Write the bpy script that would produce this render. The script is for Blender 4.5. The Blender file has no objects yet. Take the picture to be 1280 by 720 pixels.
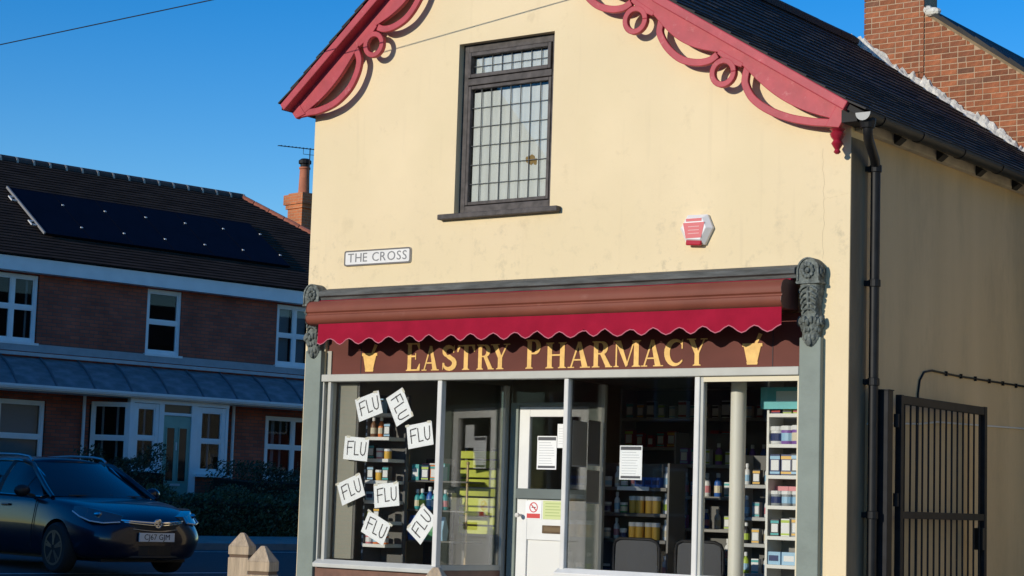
import bpy, bmesh, math, random
from mathutils import Vector, Matrix
random.seed(7)
R = math.radians
scn = bpy.context.scene
col = scn.collection

# ------------------------------------------------------------------ camera
CAM = Vector((12.006, -13.176, 1.30))
YAW, PITCH, ROLL = -0.6340, 0.1092, 0.0312
fw = Vector((math.sin(YAW)*math.cos(PITCH), math.cos(YAW)*math.cos(PITCH), math.sin(PITCH)))
rt = Vector((math.cos(YAW), -math.sin(YAW), 0)); up = rt.cross(fw)
rt, up = math.cos(ROLL)*rt + math.sin(ROLL)*up, -math.sin(ROLL)*rt + math.cos(ROLL)*up
cd = bpy.data.cameras.new('camera'); cam = bpy.data.objects.new('camera', cd); col.objects.link(cam)
cd.sensor_width = 36.0; cd.lens = 2429.18/1280*36.0; cd.clip_end = 3000
cam.matrix_world = Matrix(((rt.x, up.x, -fw.x, CAM.x), (rt.y, up.y, -fw.y, CAM.y), (rt.z, up.z, -fw.z, CAM.z), (0, 0, 0, 1)))
scn.camera = cam

# ------------------------------------------------------------------ world and sun
SUN = Vector((0.28, 1.0, -0.255))                 # the way the light travels
elev = math.atan2(-SUN.z, math.hypot(SUN.x, SUN.y)); rot = math.atan2(-SUN.x, -SUN.y)
w = bpy.data.worlds.new('World'); scn.world = w; w.use_nodes = True
nt = w.node_tree; bg = nt.nodes['Background']
sky = nt.nodes.new('ShaderNodeTexSky'); sky.sky_type = 'NISHITA'; sky.sun_disc = False
sky.sun_elevation = elev; sky.sun_rotation = rot; sky.altitude = 0; sky.air_density = 1.0; sky.dust_density = 0.0; sky.ozone_density = 3.0
hs = nt.nodes.new('ShaderNodeHueSaturation'); hs.inputs['Saturation'].default_value = 1.45; hs.inputs['Hue'].default_value = .514; hs.inputs['Value'].default_value = .96
nt.links.new(sky.outputs[0], hs.inputs['Color']); nt.links.new(hs.outputs[0], bg.inputs[0]); bg.inputs[1].default_value = 0.15
sd = bpy.data.lights.new('sun', 'SUN'); sd.energy = 2.95; sd.angle = R(0.5); sd.color = (1.0, 0.93, 0.80)
so = bpy.data.objects.new('sun', sd); col.objects.link(so); so.rotation_euler = SUN.to_track_quat('-Z', 'Y').to_euler(); so.location = (-10, -18, 12)
scn.view_settings.view_transform = 'Standard'; scn.view_settings.look = 'None'; scn.view_settings.exposure = 0.25; scn.view_settings.gamma = 1.0
scn.view_settings.use_curve_mapping = False
scn.render.engine = 'CYCLES'
try:
    scn.cycles.max_bounces = 10; scn.cycles.transparent_max_bounces = 24
except Exception: pass

# ------------------------------------------------------------------ materials
MATS = {}
def M(name, c, rough=.6, metal=0., var=0., vs=6., bump=0., bs=40., coat=0., spec=.5, rnd=0., stretch=None, dirt=None, det=6.):
    """principled material with noise colour variation, noise bump and optional per-object variation"""
    if name in MATS: return MATS[name]
    m = bpy.data.materials.new(name); m.use_nodes = True; n = m.node_tree.nodes; l = m.node_tree.links
    b = n['Principled BSDF']; b.inputs['Roughness'].default_value = rough; b.inputs['Metallic'].default_value = metal
    b.inputs['Specular IOR Level'].default_value = spec; b.inputs['Coat Weight'].default_value = coat; b.inputs['Coat Roughness'].default_value = .05
    tc = n.new('ShaderNodeTexCoord'); src = tc.outputs['Object']
    if stretch:
        mp = n.new('ShaderNodeMapping'); mp.inputs['Scale'].default_value = stretch; l.new(src, mp.inputs[0]); src = mp.outputs[0]
    rgb = n.new('ShaderNodeRGB'); rgb.outputs[0].default_value = (*c, 1); out = rgb.outputs[0]
    if var or rnd:
        h = n.new('ShaderNodeHueSaturation'); l.new(out, h.inputs['Color']); out = h.outputs[0]
        val = None
        if var:
            nz = n.new('ShaderNodeTexNoise'); nz.inputs['Scale'].default_value = vs; nz.inputs['Detail'].default_value = det; l.new(src, nz.inputs['Vector'])
            mr = n.new('ShaderNodeMapRange'); mr.inputs[1].default_value = .3; mr.inputs[2].default_value = .7; mr.inputs[3].default_value = 1-var; mr.inputs[4].default_value = 1+var
            l.new(nz.outputs[0], mr.inputs[0]); val = mr.outputs[0]
        if rnd:
            oi = n.new('ShaderNodeObjectInfo'); mr2 = n.new('ShaderNodeMapRange'); mr2.inputs[3].default_value = 1-rnd; mr2.inputs[4].default_value = 1+rnd
            l.new(oi.outputs['Random'], mr2.inputs[0])
            if val:
                mu = n.new('ShaderNodeMath'); mu.operation = 'MULTIPLY'; l.new(val, mu.inputs[0]); l.new(mr2.outputs[0], mu.inputs[1]); val = mu.outputs[0]
            else: val = mr2.outputs[0]
        l.new(val, h.inputs['Value'])
    if dirt:                                        # (colour, scale, threshold, stretch)
        dn = n.new('ShaderNodeTexNoise'); dn.inputs['Scale'].default_value = dirt[1]; dn.inputs['Detail'].default_value = 8; dn.inputs['Roughness'].default_value = .7
        mp2 = n.new('ShaderNodeMapping'); mp2.inputs['Scale'].default_value = dirt[3]; l.new(tc.outputs['Object'], mp2.inputs[0]); l.new(mp2.outputs[0], dn.inputs['Vector'])
        mr3 = n.new('ShaderNodeMapRange'); mr3.inputs[1].default_value = dirt[2]; mr3.inputs[2].default_value = dirt[2]+.16; mr3.inputs[4].default_value = dirt[4] if len(dirt) > 4 else .6
        l.new(dn.outputs[0], mr3.inputs[0])
        mx = n.new('ShaderNodeMixRGB'); mx.inputs[2].default_value = (*dirt[0], 1); l.new(mr3.outputs[0], mx.inputs[0]); l.new(out, mx.inputs[1]); out = mx.outputs[0]
    l.new(out, b.inputs['Base Color'])
    if bump:
        bn = n.new('ShaderNodeTexNoise'); bn.inputs['Scale'].default_value = bs; bn.inputs['Detail'].default_value = 5; l.new(src, bn.inputs['Vector'])
        bp = n.new('ShaderNodeBump'); bp.inputs['Strength'].default_value = bump; bp.inputs['Distance'].default_value = .02
        l.new(bn.outputs[0], bp.inputs['Height']); l.new(bp.outputs[0], b.inputs['Normal'])
    MATS[name] = m; return m

def glass_mat(name, tint=(.92, .95, .94), refl=1.0):
    m = bpy.data.materials.new(name); m.use_nodes = True; n = m.node_tree.nodes; l = m.node_tree.links
    n.remove(n['Principled BSDF']); o = n['Material Output']
    tr = n.new('ShaderNodeBsdfTransparent'); tr.inputs[0].default_value = (*tint, 1)
    gl = n.new('ShaderNodeBsdfGlossy'); gl.inputs['Roughness'].default_value = .015
    fr = n.new('ShaderNodeFresnel'); fr.inputs[0].default_value = 1.45
    mu = n.new('ShaderNodeMath'); mu.operation = 'MULTIPLY'; mu.inputs[1].default_value = refl
    mx = n.new('ShaderNodeMixShader'); l.new(fr.outputs[0], mu.inputs[0]); l.new(mu.outputs[0], mx.inputs[0]); l.new(tr.outputs[0], mx.inputs[1]); l.new(gl.outputs[0], mx.inputs[2]); l.new(mx.outputs[0], o.inputs[0])
    MATS[name] = m; return m

def brick_mat(name, c1, c2, mortar, scale_w=.225, scale_h=.075, msize=.012):
    """far brickwork, coursed in metres over local x (along the wall) and z"""
    m = bpy.data.materials.new(name); m.use_nodes = True; n = m.node_tree.nodes; l = m.node_tree.links; b = n['Principled BSDF']; b.inputs['Roughness'].default_value = .85
    tc = n.new('ShaderNodeTexCoord'); sp = n.new('ShaderNodeSeparateXYZ'); l.new(tc.outputs['Object'], sp.inputs[0])
    ad = n.new('ShaderNodeMath'); ad.operation = 'ADD'; l.new(sp.outputs[0], ad.inputs[0]); l.new(sp.outputs[1], ad.inputs[1])
    cb = n.new('ShaderNodeCombineXYZ'); l.new(ad.outputs[0], cb.inputs[0]); l.new(sp.outputs[2], cb.inputs[1])
    br = n.new('ShaderNodeTexBrick'); br.inputs['Scale'].default_value = 1.0; br.inputs['Brick Width'].default_value = scale_w; br.inputs['Row Height'].default_value = scale_h
    br.inputs['Mortar Size'].default_value = msize/2; br.inputs['Mortar Smooth'].default_value = .3
    br.inputs['Color1'].default_value = (*c1, 1); br.inputs['Color2'].default_value = (*c2, 1); br.inputs['Mortar'].default_value = (*mortar, 1)
    l.new(cb.outputs[0], br.inputs['Vector'])
    nz = n.new('ShaderNodeTexNoise'); nz.inputs['Scale'].default_value = 1.3; nz.inputs['Detail'].default_value = 6; l.new(tc.outputs['Object'], nz.inputs['Vector'])
    mr = n.new('ShaderNodeMapRange'); mr.inputs[1].default_value = .3; mr.inputs[2].default_value = .7; mr.inputs[3].default_value = .7; mr.inputs[4].default_value = 1.25; l.new(nz.outputs[0], mr.inputs[0])
    h = n.new('ShaderNodeHueSaturation'); l.new(br.outputs[0], h.inputs['Color']); l.new(mr.outputs[0], h.inputs['Value']); l.new(h.outputs[0], b.inputs['Base Color'])
    bp = n.new('ShaderNodeBump'); bp.inputs['Strength'].default_value = .6; bp.inputs['Distance'].default_value = .012; bp.invert = True
    l.new(br.outputs['Fac'], bp.inputs['Height']); l.new(bp.outputs[0], b.inputs['Normal'])
    MATS[name] = m; return m

cream = M('cream_render', (.81, .655, .415), .9, var=.04, vs=1.3, bump=.12, bs=45, spec=.2, dirt=((.48, .375, .225), 3.4, .585, (1, 1, 1), .42))
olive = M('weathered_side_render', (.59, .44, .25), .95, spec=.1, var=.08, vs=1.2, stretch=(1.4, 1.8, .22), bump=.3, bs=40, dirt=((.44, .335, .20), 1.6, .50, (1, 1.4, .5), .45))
def front_wall_material():
    m = cream.copy(); m.name = 'cream_front_render'; n = m.node_tree.nodes; l = m.node_tree.links; b = n['Principled BSDF']; src = b.inputs['Base Color'].links[0].from_socket
    tc = n.new('ShaderNodeTexCoord'); sp = n.new('ShaderNodeSeparateXYZ'); l.new(tc.outputs['Object'], sp.inputs[0])
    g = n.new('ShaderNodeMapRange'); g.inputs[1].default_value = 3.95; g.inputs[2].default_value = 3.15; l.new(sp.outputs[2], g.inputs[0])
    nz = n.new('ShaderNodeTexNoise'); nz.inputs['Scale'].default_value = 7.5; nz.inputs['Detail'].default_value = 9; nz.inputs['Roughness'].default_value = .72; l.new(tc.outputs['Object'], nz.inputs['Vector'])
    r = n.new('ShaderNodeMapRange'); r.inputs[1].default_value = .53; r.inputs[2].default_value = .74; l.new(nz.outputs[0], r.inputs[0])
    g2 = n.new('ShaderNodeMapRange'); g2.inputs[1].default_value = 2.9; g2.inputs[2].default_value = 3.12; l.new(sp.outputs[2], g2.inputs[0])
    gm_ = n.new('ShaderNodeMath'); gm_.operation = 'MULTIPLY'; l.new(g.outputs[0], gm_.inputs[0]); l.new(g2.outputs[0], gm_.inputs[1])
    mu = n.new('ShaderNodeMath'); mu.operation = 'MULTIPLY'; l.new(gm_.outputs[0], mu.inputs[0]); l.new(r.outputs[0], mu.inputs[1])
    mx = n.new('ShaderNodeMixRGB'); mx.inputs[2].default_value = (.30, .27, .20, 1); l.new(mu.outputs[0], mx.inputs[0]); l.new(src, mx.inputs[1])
    # thin runs and broad yellowing
    n2 = n.new('ShaderNodeTexNoise'); n2.inputs['Scale'].default_value = .8; n2.inputs['Detail'].default_value = 4; l.new(tc.outputs['Object'], n2.inputs['Vector'])
    r2 = n.new('ShaderNodeMapRange'); r2.inputs[1].default_value = .42; r2.inputs[2].default_value = .62; r2.inputs[4].default_value = .7; l.new(n2.outputs[0], r2.inputs[0])
    mx2 = n.new('ShaderNodeMixRGB'); mx2.inputs[2].default_value = (.765, .625, .385, 1); l.new(r2.outputs[0], mx2.inputs[0]); l.new(mx.outputs[0], mx2.inputs[1])
    mp = n.new('ShaderNodeMapping'); mp.inputs['Scale'].default_value = (5, 1, .35); l.new(tc.outputs['Object'], mp.inputs[0])
    n3 = n.new('ShaderNodeTexNoise'); n3.inputs['Scale'].default_value = 2.2; n3.inputs['Detail'].default_value = 7; l.new(mp.outputs[0], n3.inputs['Vector'])
    r3 = n.new('ShaderNodeMapRange'); r3.inputs[1].default_value = .6; r3.inputs[2].default_value = .78; r3.inputs[4].default_value = .22; l.new(n3.outputs[0], r3.inputs[0])
    mx3 = n.new('ShaderNodeMixRGB'); mx3.inputs[2].default_value = (.55, .44, .28, 1); l.new(r3.outputs[0], mx3.inputs[0]); l.new(mx2.outputs[0], mx3.inputs[1])
    l.new(mx3.outputs[0], b.inputs['Base Color']); return m
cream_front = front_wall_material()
brownpaint = M('brown_masonry_paint', (.24, .19, .125), .9, spec=.15, var=.18, vs=4, stretch=(2, 2, .4), bump=.2)
rosepaint = M('rose_gloss_paint', (.45, .058, .074), .5, spec=.3, var=.14, vs=7, bump=.06, bs=20, dirt=((.68, .30, .28), 13, .60, (1, 1, 1), .55))
redpaint = M('deep_red_paint', (.33, .012, .03), .4, var=.2, vs=20)
slate = M('roof_slate', (.042, .039, .036), .7, spec=.15, var=.22, vs=2.2, bump=.2, bs=30, dirt=((.075, .062, .045), 1.1, .53, (1, 1, 1), .6))
slatedk = M('roof_underside', (.03, .028, .026), .9)
blackpl = M('black_plastic', (.012, .012, .013), .5, spec=.25, var=.3, vs=8)
darkmetal = M('dark_painted_steel', (.014, .014, .016), .6, spec=.2, var=.3, vs=12)
greenpaint = M('grey_green_paint', (.215, .25, .215), .6, spec=.3, var=.09, vs=5, bump=.15, bs=25, dirt=((.42, .46, .42), 9, .66, (1, 1, .4), .5))
palegrey = M('pale_grey_paint', (.46, .455, .40), .55, var=.06, vs=7)
corbelm = M('weathered_corbel_paint', (.13, .145, .13), .7, spec=.3, var=.5, vs=28, bump=.5, bs=60, dirt=((.46, .47, .42), 24, .56, (1, 1, 1), .75))
leadm = M('lead_cornice', (.10, .105, .10), .7, spec=.3, var=.4, vs=9, stretch=(.5, 3, 3), bump=.3, dirt=((.45, .45, .42), 14, .66, (.4, 2, 2), .8))
cassette_m = M('brown_awning_case', (.21, .062, .038), .55, spec=.2, var=.12, vs=3, dirt=((.34, .16, .12), 3, .6, (1, 3, 3), .4))
valance_m = M('crimson_awning_fabric', (.33, .011, .034), .9, spec=.1, var=.1, vs=6, bump=.2, bs=180)
piping_m = M('pink_piping', (.55, .16, .20), .8)
fascia_m = M('maroon_fascia_paint', (.13, .036, .025), .6, spec=.2, var=.14, vs=3, stretch=(.6, 1, 1.5))
gold_m = M('gold_letter_paint', (.82, .50, .15), .5, spec=.3, var=.12, vs=22)
whitepl = M('white_upvc', (.78, .78, .75), .35, var=.04, vs=5)
whitewall = M('white_emulsion', (.62, .60, .54), .8)
alu = M('pale_mullion', (.66, .645, .60), .5, var=.06, vs=8)
winframe = M('dark_brown_window_paint', (.075, .064, .060), .6, spec=.3, var=.4, vs=14, dirt=((.16, .13, .11), 25, .6, (1, 1, 1), .6))
leadcame = M('lead_came', (.22, .225, .22), .7, spec=.2)
netm = M('net_curtain', (.56, .58, .55), .95, spec=.1, var=.05, vs=3, stretch=(9, 1, .5))
interior_m = M('shop_interior_paint', (.50, .46, .39), .9, var=.1)
floor_m = M('shop_floor_vinyl', (.48, .45, .40), .5, var=.15)
glass = glass_mat('shop_glass', (.97, .975, .972), .8)
glass2 = glass_mat('house_glass', (.75, .78, .8), .6)
paper = M('white_paper', (.85, .86, .86), .7)
ink = M('black_ink', (.02, .02, .025), .7)
greyink = M('grey_print', (.30, .31, .33), .8)
mortar_m = M('lime_mortar', (.66, .62, .54), .95, var=.22, vs=9, bump=.9, bs=25)
brickjoint = M('mortar_joint', (.46, .32, .205), .95, var=.15, vs=8, bump=.4)
brick_a = M('orange_red_brick', (.31, .102, .042), .9, var=.24, vs=14, rnd=.22, bump=.5, bs=50)
brick_b = M('brown_brick', (.25, .085, .038), .9, var=.24, vs=14, rnd=.25, bump=.5, bs=50)
brick_c = M('burnt_brick', (.20, .085, .045), .9, var=.24, vs=14, rnd=.25, bump=.5, bs=50)
wood = M('weathered_softwood', (.50, .37, .235), .8, var=.2, vs=5, stretch=(6, 6, .5), bump=.35, bs=14, dirt=((.22, .15, .09), 5, .6, (2, 2, .5), .5))
groove_m = M('bollard_groove', (.16, .10, .06), .9)
asphalt = M('asphalt', (.055, .056, .06), .9, var=.2, vs=30, bump=.3, bs=120)
concrete = M('concrete_paving', (.27, .25, .22), .9, var=.15, vs=3, bump=.3, bs=60)
gravel_m = M('alley_concrete', (.26, .23, .19), .95, var=.25, vs=4, bump=.5, bs=40)
roadpaint = M('road_marking_paint', (.62, .62, .60), .8, var=.2, vs=9)
earth = M('ground_soil_and_grass', (.09, .085, .05), .95, var=.4, vs=1.5, bump=.5, bs=9)

# ------------------------------------------------------------------ mesh helpers
ORG = {}
class MB:
    def __init__(s): s.v = []; s.f = []; s.sm = False
    def add(s, vs, fs):
        o = len(s.v); s.v += [Vector(p) for p in vs]; s.f += [tuple(i+o for i in f) for f in fs]; return s
    def box(s, x0, x1, y0, y1, z0, z1):
        return s.add([(x0, y0, z0), (x1, y0, z0), (x1, y1, z0), (x0, y1, z0), (x0, y0, z1), (x1, y0, z1), (x1, y1, z1), (x0, y1, z1)],
                     [(0, 3, 2, 1), (4, 5, 6, 7), (0, 1, 5, 4), (1, 2, 6, 5), (2, 3, 7, 6), (3, 0, 4, 7)])
    def hexa(s, p): return s.add(p, [(0, 3, 2, 1), (4, 5, 6, 7), (0, 1, 5, 4), (1, 2, 6, 5), (2, 3, 7, 6), (3, 0, 4, 7)])
    def beam(s, a, b, w, h, upv=(0, 0, 1)):
        a = Vector(a); b = Vector(b); d = (b-a).normalized(); u = Vector(upv)
        if abs(d.dot(u)) > .98: u = Vector((1, 0, 0))
        sd_ = d.cross(u).normalized()*(w/2); u2 = sd_.cross(d).normalized()*(h/2)
        return s.hexa([a-sd_-u2, a+sd_-u2, b+sd_-u2, b-sd_-u2, a-sd_+u2, a+sd_+u2, b+sd_+u2, b-sd_+u2])
    def prism(s, poly, y0, y1, ax='y'):
        """polygon in (x,z) extruded along y; ax='x': (y,z) along x; ax='z': (x,y) along z"""
        n = len(poly)
        f = {'y': lambda p, t: (p[0], t, p[1]), 'x': lambda p, t: (t, p[0], p[1]), 'z': lambda p, t: (p[0], p[1], t)}[ax]
        return s.add([f(p, y0) for p in poly]+[f(p, y1) for p in poly], [tuple(range(n)), tuple(range(2*n-1, n-1, -1))]+[(i, n+i, n+(i+1) % n, (i+1) % n) for i in range(n)])
    def strip(s, A, B, y0, y1):
        """ribbon between two polylines in (x,z), extruded in y"""
        n = len(A); o = []
        for t in (y0, y1):
            o += [(p[0], t, p[1]) for p in A]+[(p[0], t, p[1]) for p in B]
        fs = []
        for i in range(n-1):
            fs += [(i, i+1, n+i+1, n+i), (2*n+i, 3*n+i, 3*n+i+1, 2*n+i+1), (i, 2*n+i, 2*n+i+1, i+1), (n+i, n+i+1, 3*n+i+1, 3*n+i)]
        fs += [(0, n, 3*n, 2*n), (n-1, 3*n-1, 4*n-1, 2*n-1)]
        return s.add(o, fs)
    def ring(s, c, ro, ri, y0, y1, n=24):
        A = [(c[0]+ro*math.cos(t), c[1]+ro*math.sin(t)) for t in [2*math.pi*i/n for i in range(n+1)]]
        B = [(c[0]+ri*math.cos(t), c[1]+ri*math.sin(t)) for t in [2*math.pi*i/n for i in range(n+1)]]
        return s.strip(A, B, y0, y1)
    def tube(s, pts, r, n=8):
        pts = [Vector(p) for p in pts]; rr = r if isinstance(r, (list, tuple)) else [r]*len(pts); o = []; u = None
        for i, p in enumerate(pts):
            d = (pts[min(i+1, len(pts)-1)]-pts[max(i-1, 0)]).normalized()
            if u is None: u = d.orthogonal().normalized()
            else:
                u = u-d*u.dot(d); u = u.normalized() if u.length > 1e-6 else d.orthogonal().normalized()
            v_ = d.cross(u)
            o += [p+u*rr[i]*math.cos(2*math.pi*k/n)+v_*rr[i]*math.sin(2*math.pi*k/n) for k in range(n)]
        fs = [(i*n+k, i*n+(k+1) % n, (i+1)*n+(k+1) % n, (i+1)*n+k) for i in range(len(pts)-1) for k in range(n)]
        fs += [tuple(range(n-1, -1, -1)), tuple((len(pts)-1)*n+k for k in range(n))]
        return s.add(o, fs)
    def lathe(s, prof, c=(0, 0, 0), n=14, ax='z'):
        """profile [(r, h)] turned about an axis through c"""
        g = {'z': lambda r, h, t: (c[0]+r*math.cos(t), c[1]+r*math.sin(t), c[2]+h), 'y': lambda r, h, t: (c[0]+r*math.cos(t), c[1]+h, c[2]+r*math.sin(t)),
             'x': lambda r, h, t: (c[0]+h, c[1]+r*math.cos(t), c[2]+r*math.sin(t))}[ax]
        o = [g(r, h, 2*math.pi*k/n) for r, h in prof for k in range(n)]
        fs = [(i*n+k, i*n+(k+1) % n, (i+1)*n+(k+1) % n, (i+1)*n+k) for i in range(len(prof)-1) for k in range(n)]
        fs += [tuple(range(n-1, -1, -1)), tuple((len(prof)-1)*n+k for k in range(n))]
        return s.add(o, fs)
    def ball(s, c, r, n=8):
        rx, ry, rz = r if isinstance(r, (tuple, list)) else (r, r, r)
        o = []
        for i in range(1, 6):
            a = math.pi*i/6
            o += [(c[0]+rx*math.sin(a)*math.cos(2*math.pi*k/n), c[1]+ry*math.sin(a)*math.sin(2*math.pi*k/n), c[2]+rz*math.cos(a)) for k in range(n)]
        fs = [(i*n+k, (i+1)*n+k, (i+1)*n+(k+1) % n, i*n+(k+1) % n) for i in range(4) for k in range(n)]
        o += [(c[0], c[1], c[2]+rz), (c[0], c[1], c[2]-rz)]
        fs += [(5*n, k, (k+1) % n) for k in range(n)]+[(5*n+1, 4*n+(k+1) % n, 4*n+k) for k in range(n)]
        return s.add(o, fs)
    def xf(s, mtx): s.v = [mtx @ p for p in s.v]; return s
    def mesh(s, name, mat, off=Vector((0, 0, 0)), smooth=False):
        me = bpy.data.meshes.new(name); me.from_pydata([tuple(p-off) for p in s.v], [], s.f)
        bm = bmesh.new(); bm.from_mesh(me); bmesh.ops.recalc_face_normals(bm, faces=bm.faces); bm.to_mesh(me); bm.free()
        me.materials.append(mat)
        if smooth:
            for p in me.polygons: p.use_smooth = True
            try: me.set_sharp_from_angle(angle=R(38))
            except Exception: pass
        return me
    def build(s, name, mat, parent=None, smooth=False, bevel=0., segs=2):
        off = ORG.get(parent, Vector((0, 0, 0))) if parent else Vector((0, 0, 0))
        o = bpy.data.objects.new(name, s.mesh(name, mat, off, smooth)); col.objects.link(o)
        if parent: o.parent = parent; ORG[o] = off
        if bevel:
            b = o.modifiers.new('bevel', 'BEVEL'); b.width = bevel; b.segments = segs; b.limit_method = 'ANGLE'; b.angle_limit = R(40)
        return o
def tag(o, label=None, cat=None, group=None, kind=None):
    if label: o['label'] = label
    if cat: o['category'] = cat
    if group: o['group'] = group
    if kind: o['kind'] = kind
    return o
def thing(name, loc, label, cat, group=None, rz=0.):
    o = bpy.data.objects.new(name, None); col.objects.link(o); o.empty_display_size = .2; o.location = loc; o.rotation_euler = (0, 0, rz)
    ORG[o] = Vector(loc) if not rz else Vector((0, 0, 0))        # rotated things are built in their own local frame
    return tag(o, label, cat, group)
def inst(name, me, parent=None, loc=(0, 0, 0), rot=(0, 0, 0), scale=(1, 1, 1)):
    o = bpy.data.objects.new(name, me); col.objects.link(o); o.parent = parent; o.location = loc; o.rotation_euler = rot; o.scale = scale; return o
def text_mesh(body, size, ext=.002, font_space=1.0, align='CENTER'):
    cu = bpy.data.curves.new('lettering', 'FONT'); cu.body = body; cu.size = size; cu.extrude = ext; cu.align_x = align; cu.align_y = 'CENTER'; cu.space_character = font_space; cu.resolution_u = 3
    t = bpy.data.objects.new('lettering', cu); col.objects.link(t); dg = bpy.context.evaluated_depsgraph_get()
    me = bpy.data.meshes.new_from_object(t.evaluated_get(dg)); bpy.data.objects.remove(t); bpy.data.curves.remove(cu); me.materials.clear(); return me
def add_text(body, size, mat, parent, loc, rot, name='lettering', sx=1., space=1., ext=.002):
    me = text_mesh(body, size, ext, space); me.materials.append(mat)
    return inst(name, me, parent, loc, rot, (sx, 1, 1))
def lerp(a, b, t): return a+(b-a)*t
def interp(x, pts):
    if x <= pts[0][0]: return pts[0][1]
    for (a, b), (c, d) in zip(pts, pts[1:]):
        if x <= c: return b+(d-b)*(x-a)/(c-a)
    return pts[-1][1]

# ------------------------------------------------------------------ ground, roads, pavements
HY = 1.40947; HD = Vector((math.cos(HY), math.sin(HY), 0)); HN = Vector((math.sin(HY), -math.cos(HY), 0)); HO = Vector((-18.695, 16.569, 0))
HPROF = [(-40, .72), (0, .62), (3.4, .46), (4.4, .38), (5.2, .36), (7.0, .29), (12, .21), (20, .02), (24, 0), (400, 0)]
def gz(wd): return interp(wd, HPROF)
def gp(s, wd, dz=0): p = HO+HD*s+HN*wd; return (p.x, p.y, gz(wd)+dz)
def sheet(name, s0, s1, ws, dz, mat, ds=6., kind='structure'):
    m = MB(); n = max(1, int((s1-s0)/ds)); ss = [s0+(s1-s0)*i/n for i in range(n+1)]
    vs = [gp(a, b, dz) for a in ss for b in ws]; k = len(ws)
    m.add(vs, [(i*k+j, i*k+j+1, (i+1)*k+j+1, (i+1)*k+j) for i in range(n) for j in range(k-1)])
    return tag(m.build(name, mat), kind=kind)
sheet('ground', -220, 260, [-200, -60, -40, -20, 0, 3.4, 4.4, 5.2, 6, 7, 9, 12, 16, 20, 24, 30, 60, 150, 300], -.012, earth, 20)
sheet('road', -120, 160, [7.0, 9, 12, 15, 18, 20.0], .0, asphalt, 20)
sheet('pavement', -120, 160, [4.75, 5.2, 6, 6.85], .1, concrete, 20)
def kerb(wd0, wd1, h):
    m = MB(); S = [-120+i*8 for i in range(36)]
    for a, b in zip(S, S[1:]):
        m.hexa([gp(a, wd0, -.05), gp(b, wd0, -.05), gp(b, wd1, -.05), gp(a, wd1, -.05), gp(a, wd0, h), gp(b, wd0, h), gp(b, wd1, h), gp(a, wd1, h)])
    return tag(m.build('kerb', M('kerb_stone', (.24, .235, .22), .85, var=.12)), kind='structure')
kerb(6.852, 7.0, .115)
def road_line(wd, s0, s1, dash, gap, wid, name='road_marking'):
    m = MB(); s = s0
    while s < s1:
        e = min(s+dash, s1); m.add([gp(s, wd, .004), gp(e, wd, .004), gp(e, wd+wid, .004), gp(s, wd+wid, .004)], [(0, 1, 2, 3)]); s = e+gap
    return tag(m.build(name, roadpaint), kind='structure')
road_line(7.65, -30, 20, 40, 1, .1)
road_line(12.9, -30, 30, 4, 2, .11, 'road_centre_marking')
# pharmacy forecourt, shop footway and alley beside the shop
m = MB(); m.box(-6, 5.6, -5.2, .3, -.10, .012); tag(m.build('forecourt_pavement', concrete, bevel=.02), kind='structure')
m = MB(); m.box(5.604, 14, -5.2, 16, -.12, .004); tag(m.build('alley_ground', gravel_m), kind='structure')
m = MB(); m.box(-60, 60, -34, -7.2, -.1, .002); tag(m.build('main_road', asphalt), kind='structure')

# ------------------------------------------------------------------ pharmacy building
ph = thing('pharmacy_building', (0, 0, 0), 'cream rendered pharmacy with rose scrolled bargeboards and a shopfront below', 'shop')
ROOF_R = [(1.97, 6.74), (3.92, 5.345), (5.45, 4.395), (5.66, 4.27)]
ROOF_L = [(1.97, 6.765), (-.16, 4.965), (-.245, 4.893)]
def roof_z(x): return interp(x, [(-.245, 4.893), (-.16, 4.965), (1.97, 6.74), (3.92, 5.345), (5.45, 4.395), (5.66, 4.27)])
def wz(x): return roof_z(x)-.13
fwm = MB()
WX0, WX1, WZ0, WZ1 = 1.665, 2.685, 3.765, 5.272
fwm.prism([(0, 3.0), (WX0, 3.0), (WX0, wz(WX0)), (0, wz(0))], 0, .25)
fwm.prism([(WX0, 3.0), (WX1, 3.0), (WX1, WZ0), (WX0, WZ0)], 0, .25)
fwm.prism([(WX0, WZ1), (WX1, WZ1), (WX1, wz(WX1)), (1.97, wz(1.97)), (WX0, wz(WX0))], 0, .25)
fwm.prism([(WX1, 3.0), (5.46, 3.0), (5.46, wz(5.46)), (3.92, wz(3.92)), (WX1, wz(WX1))], 0, .25)
fwm.box(0, .24, 0, .25, 0, 3.0); fwm.box(5.085, 5.46, 0, .25, 0, 3.0); fwm.box(.24, 5.085, .10, .25, 2.78, 3.0)
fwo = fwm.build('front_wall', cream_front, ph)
ck = MB(); random.seed(44)
def crack(pts, wd):
    q = []
    for (a, b), (c, d) in zip(pts, pts[1:]):
        for i in range(8): t = i/8; q.append((lerp(a, c, t)+random.uniform(-.008, .008), lerp(b, d, t)+random.uniform(-.008, .008)))
    q.append(pts[-1]); ck.strip([(a-wd/2, b) for a, b in q], [(a+wd/2, b+wd*.3) for a, b in q], -.0012, -.0002)
crack([(5.235, 3.20), (5.24, 3.62), (5.225, 4.05)], .002); crack([(5.24, 3.66), (5.45, 3.69)], .002)
tag(ck.build('hairline_crack', M('crack_shadow', (.54, .44, .28), .95), fwo), kind='stuff')
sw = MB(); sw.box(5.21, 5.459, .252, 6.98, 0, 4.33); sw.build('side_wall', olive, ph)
sw = MB(); sw.box(.001, .25, .252, 6.98, 0, 4.9); sw.build('far_side_wall', cream, ph)
sw = MB(); sw.box(5.4592, 5.4640, .004, .285, 0, 4.12); sw.build('corner_strip', brownpaint, ph)
rf = MB()
TH = .05
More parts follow.
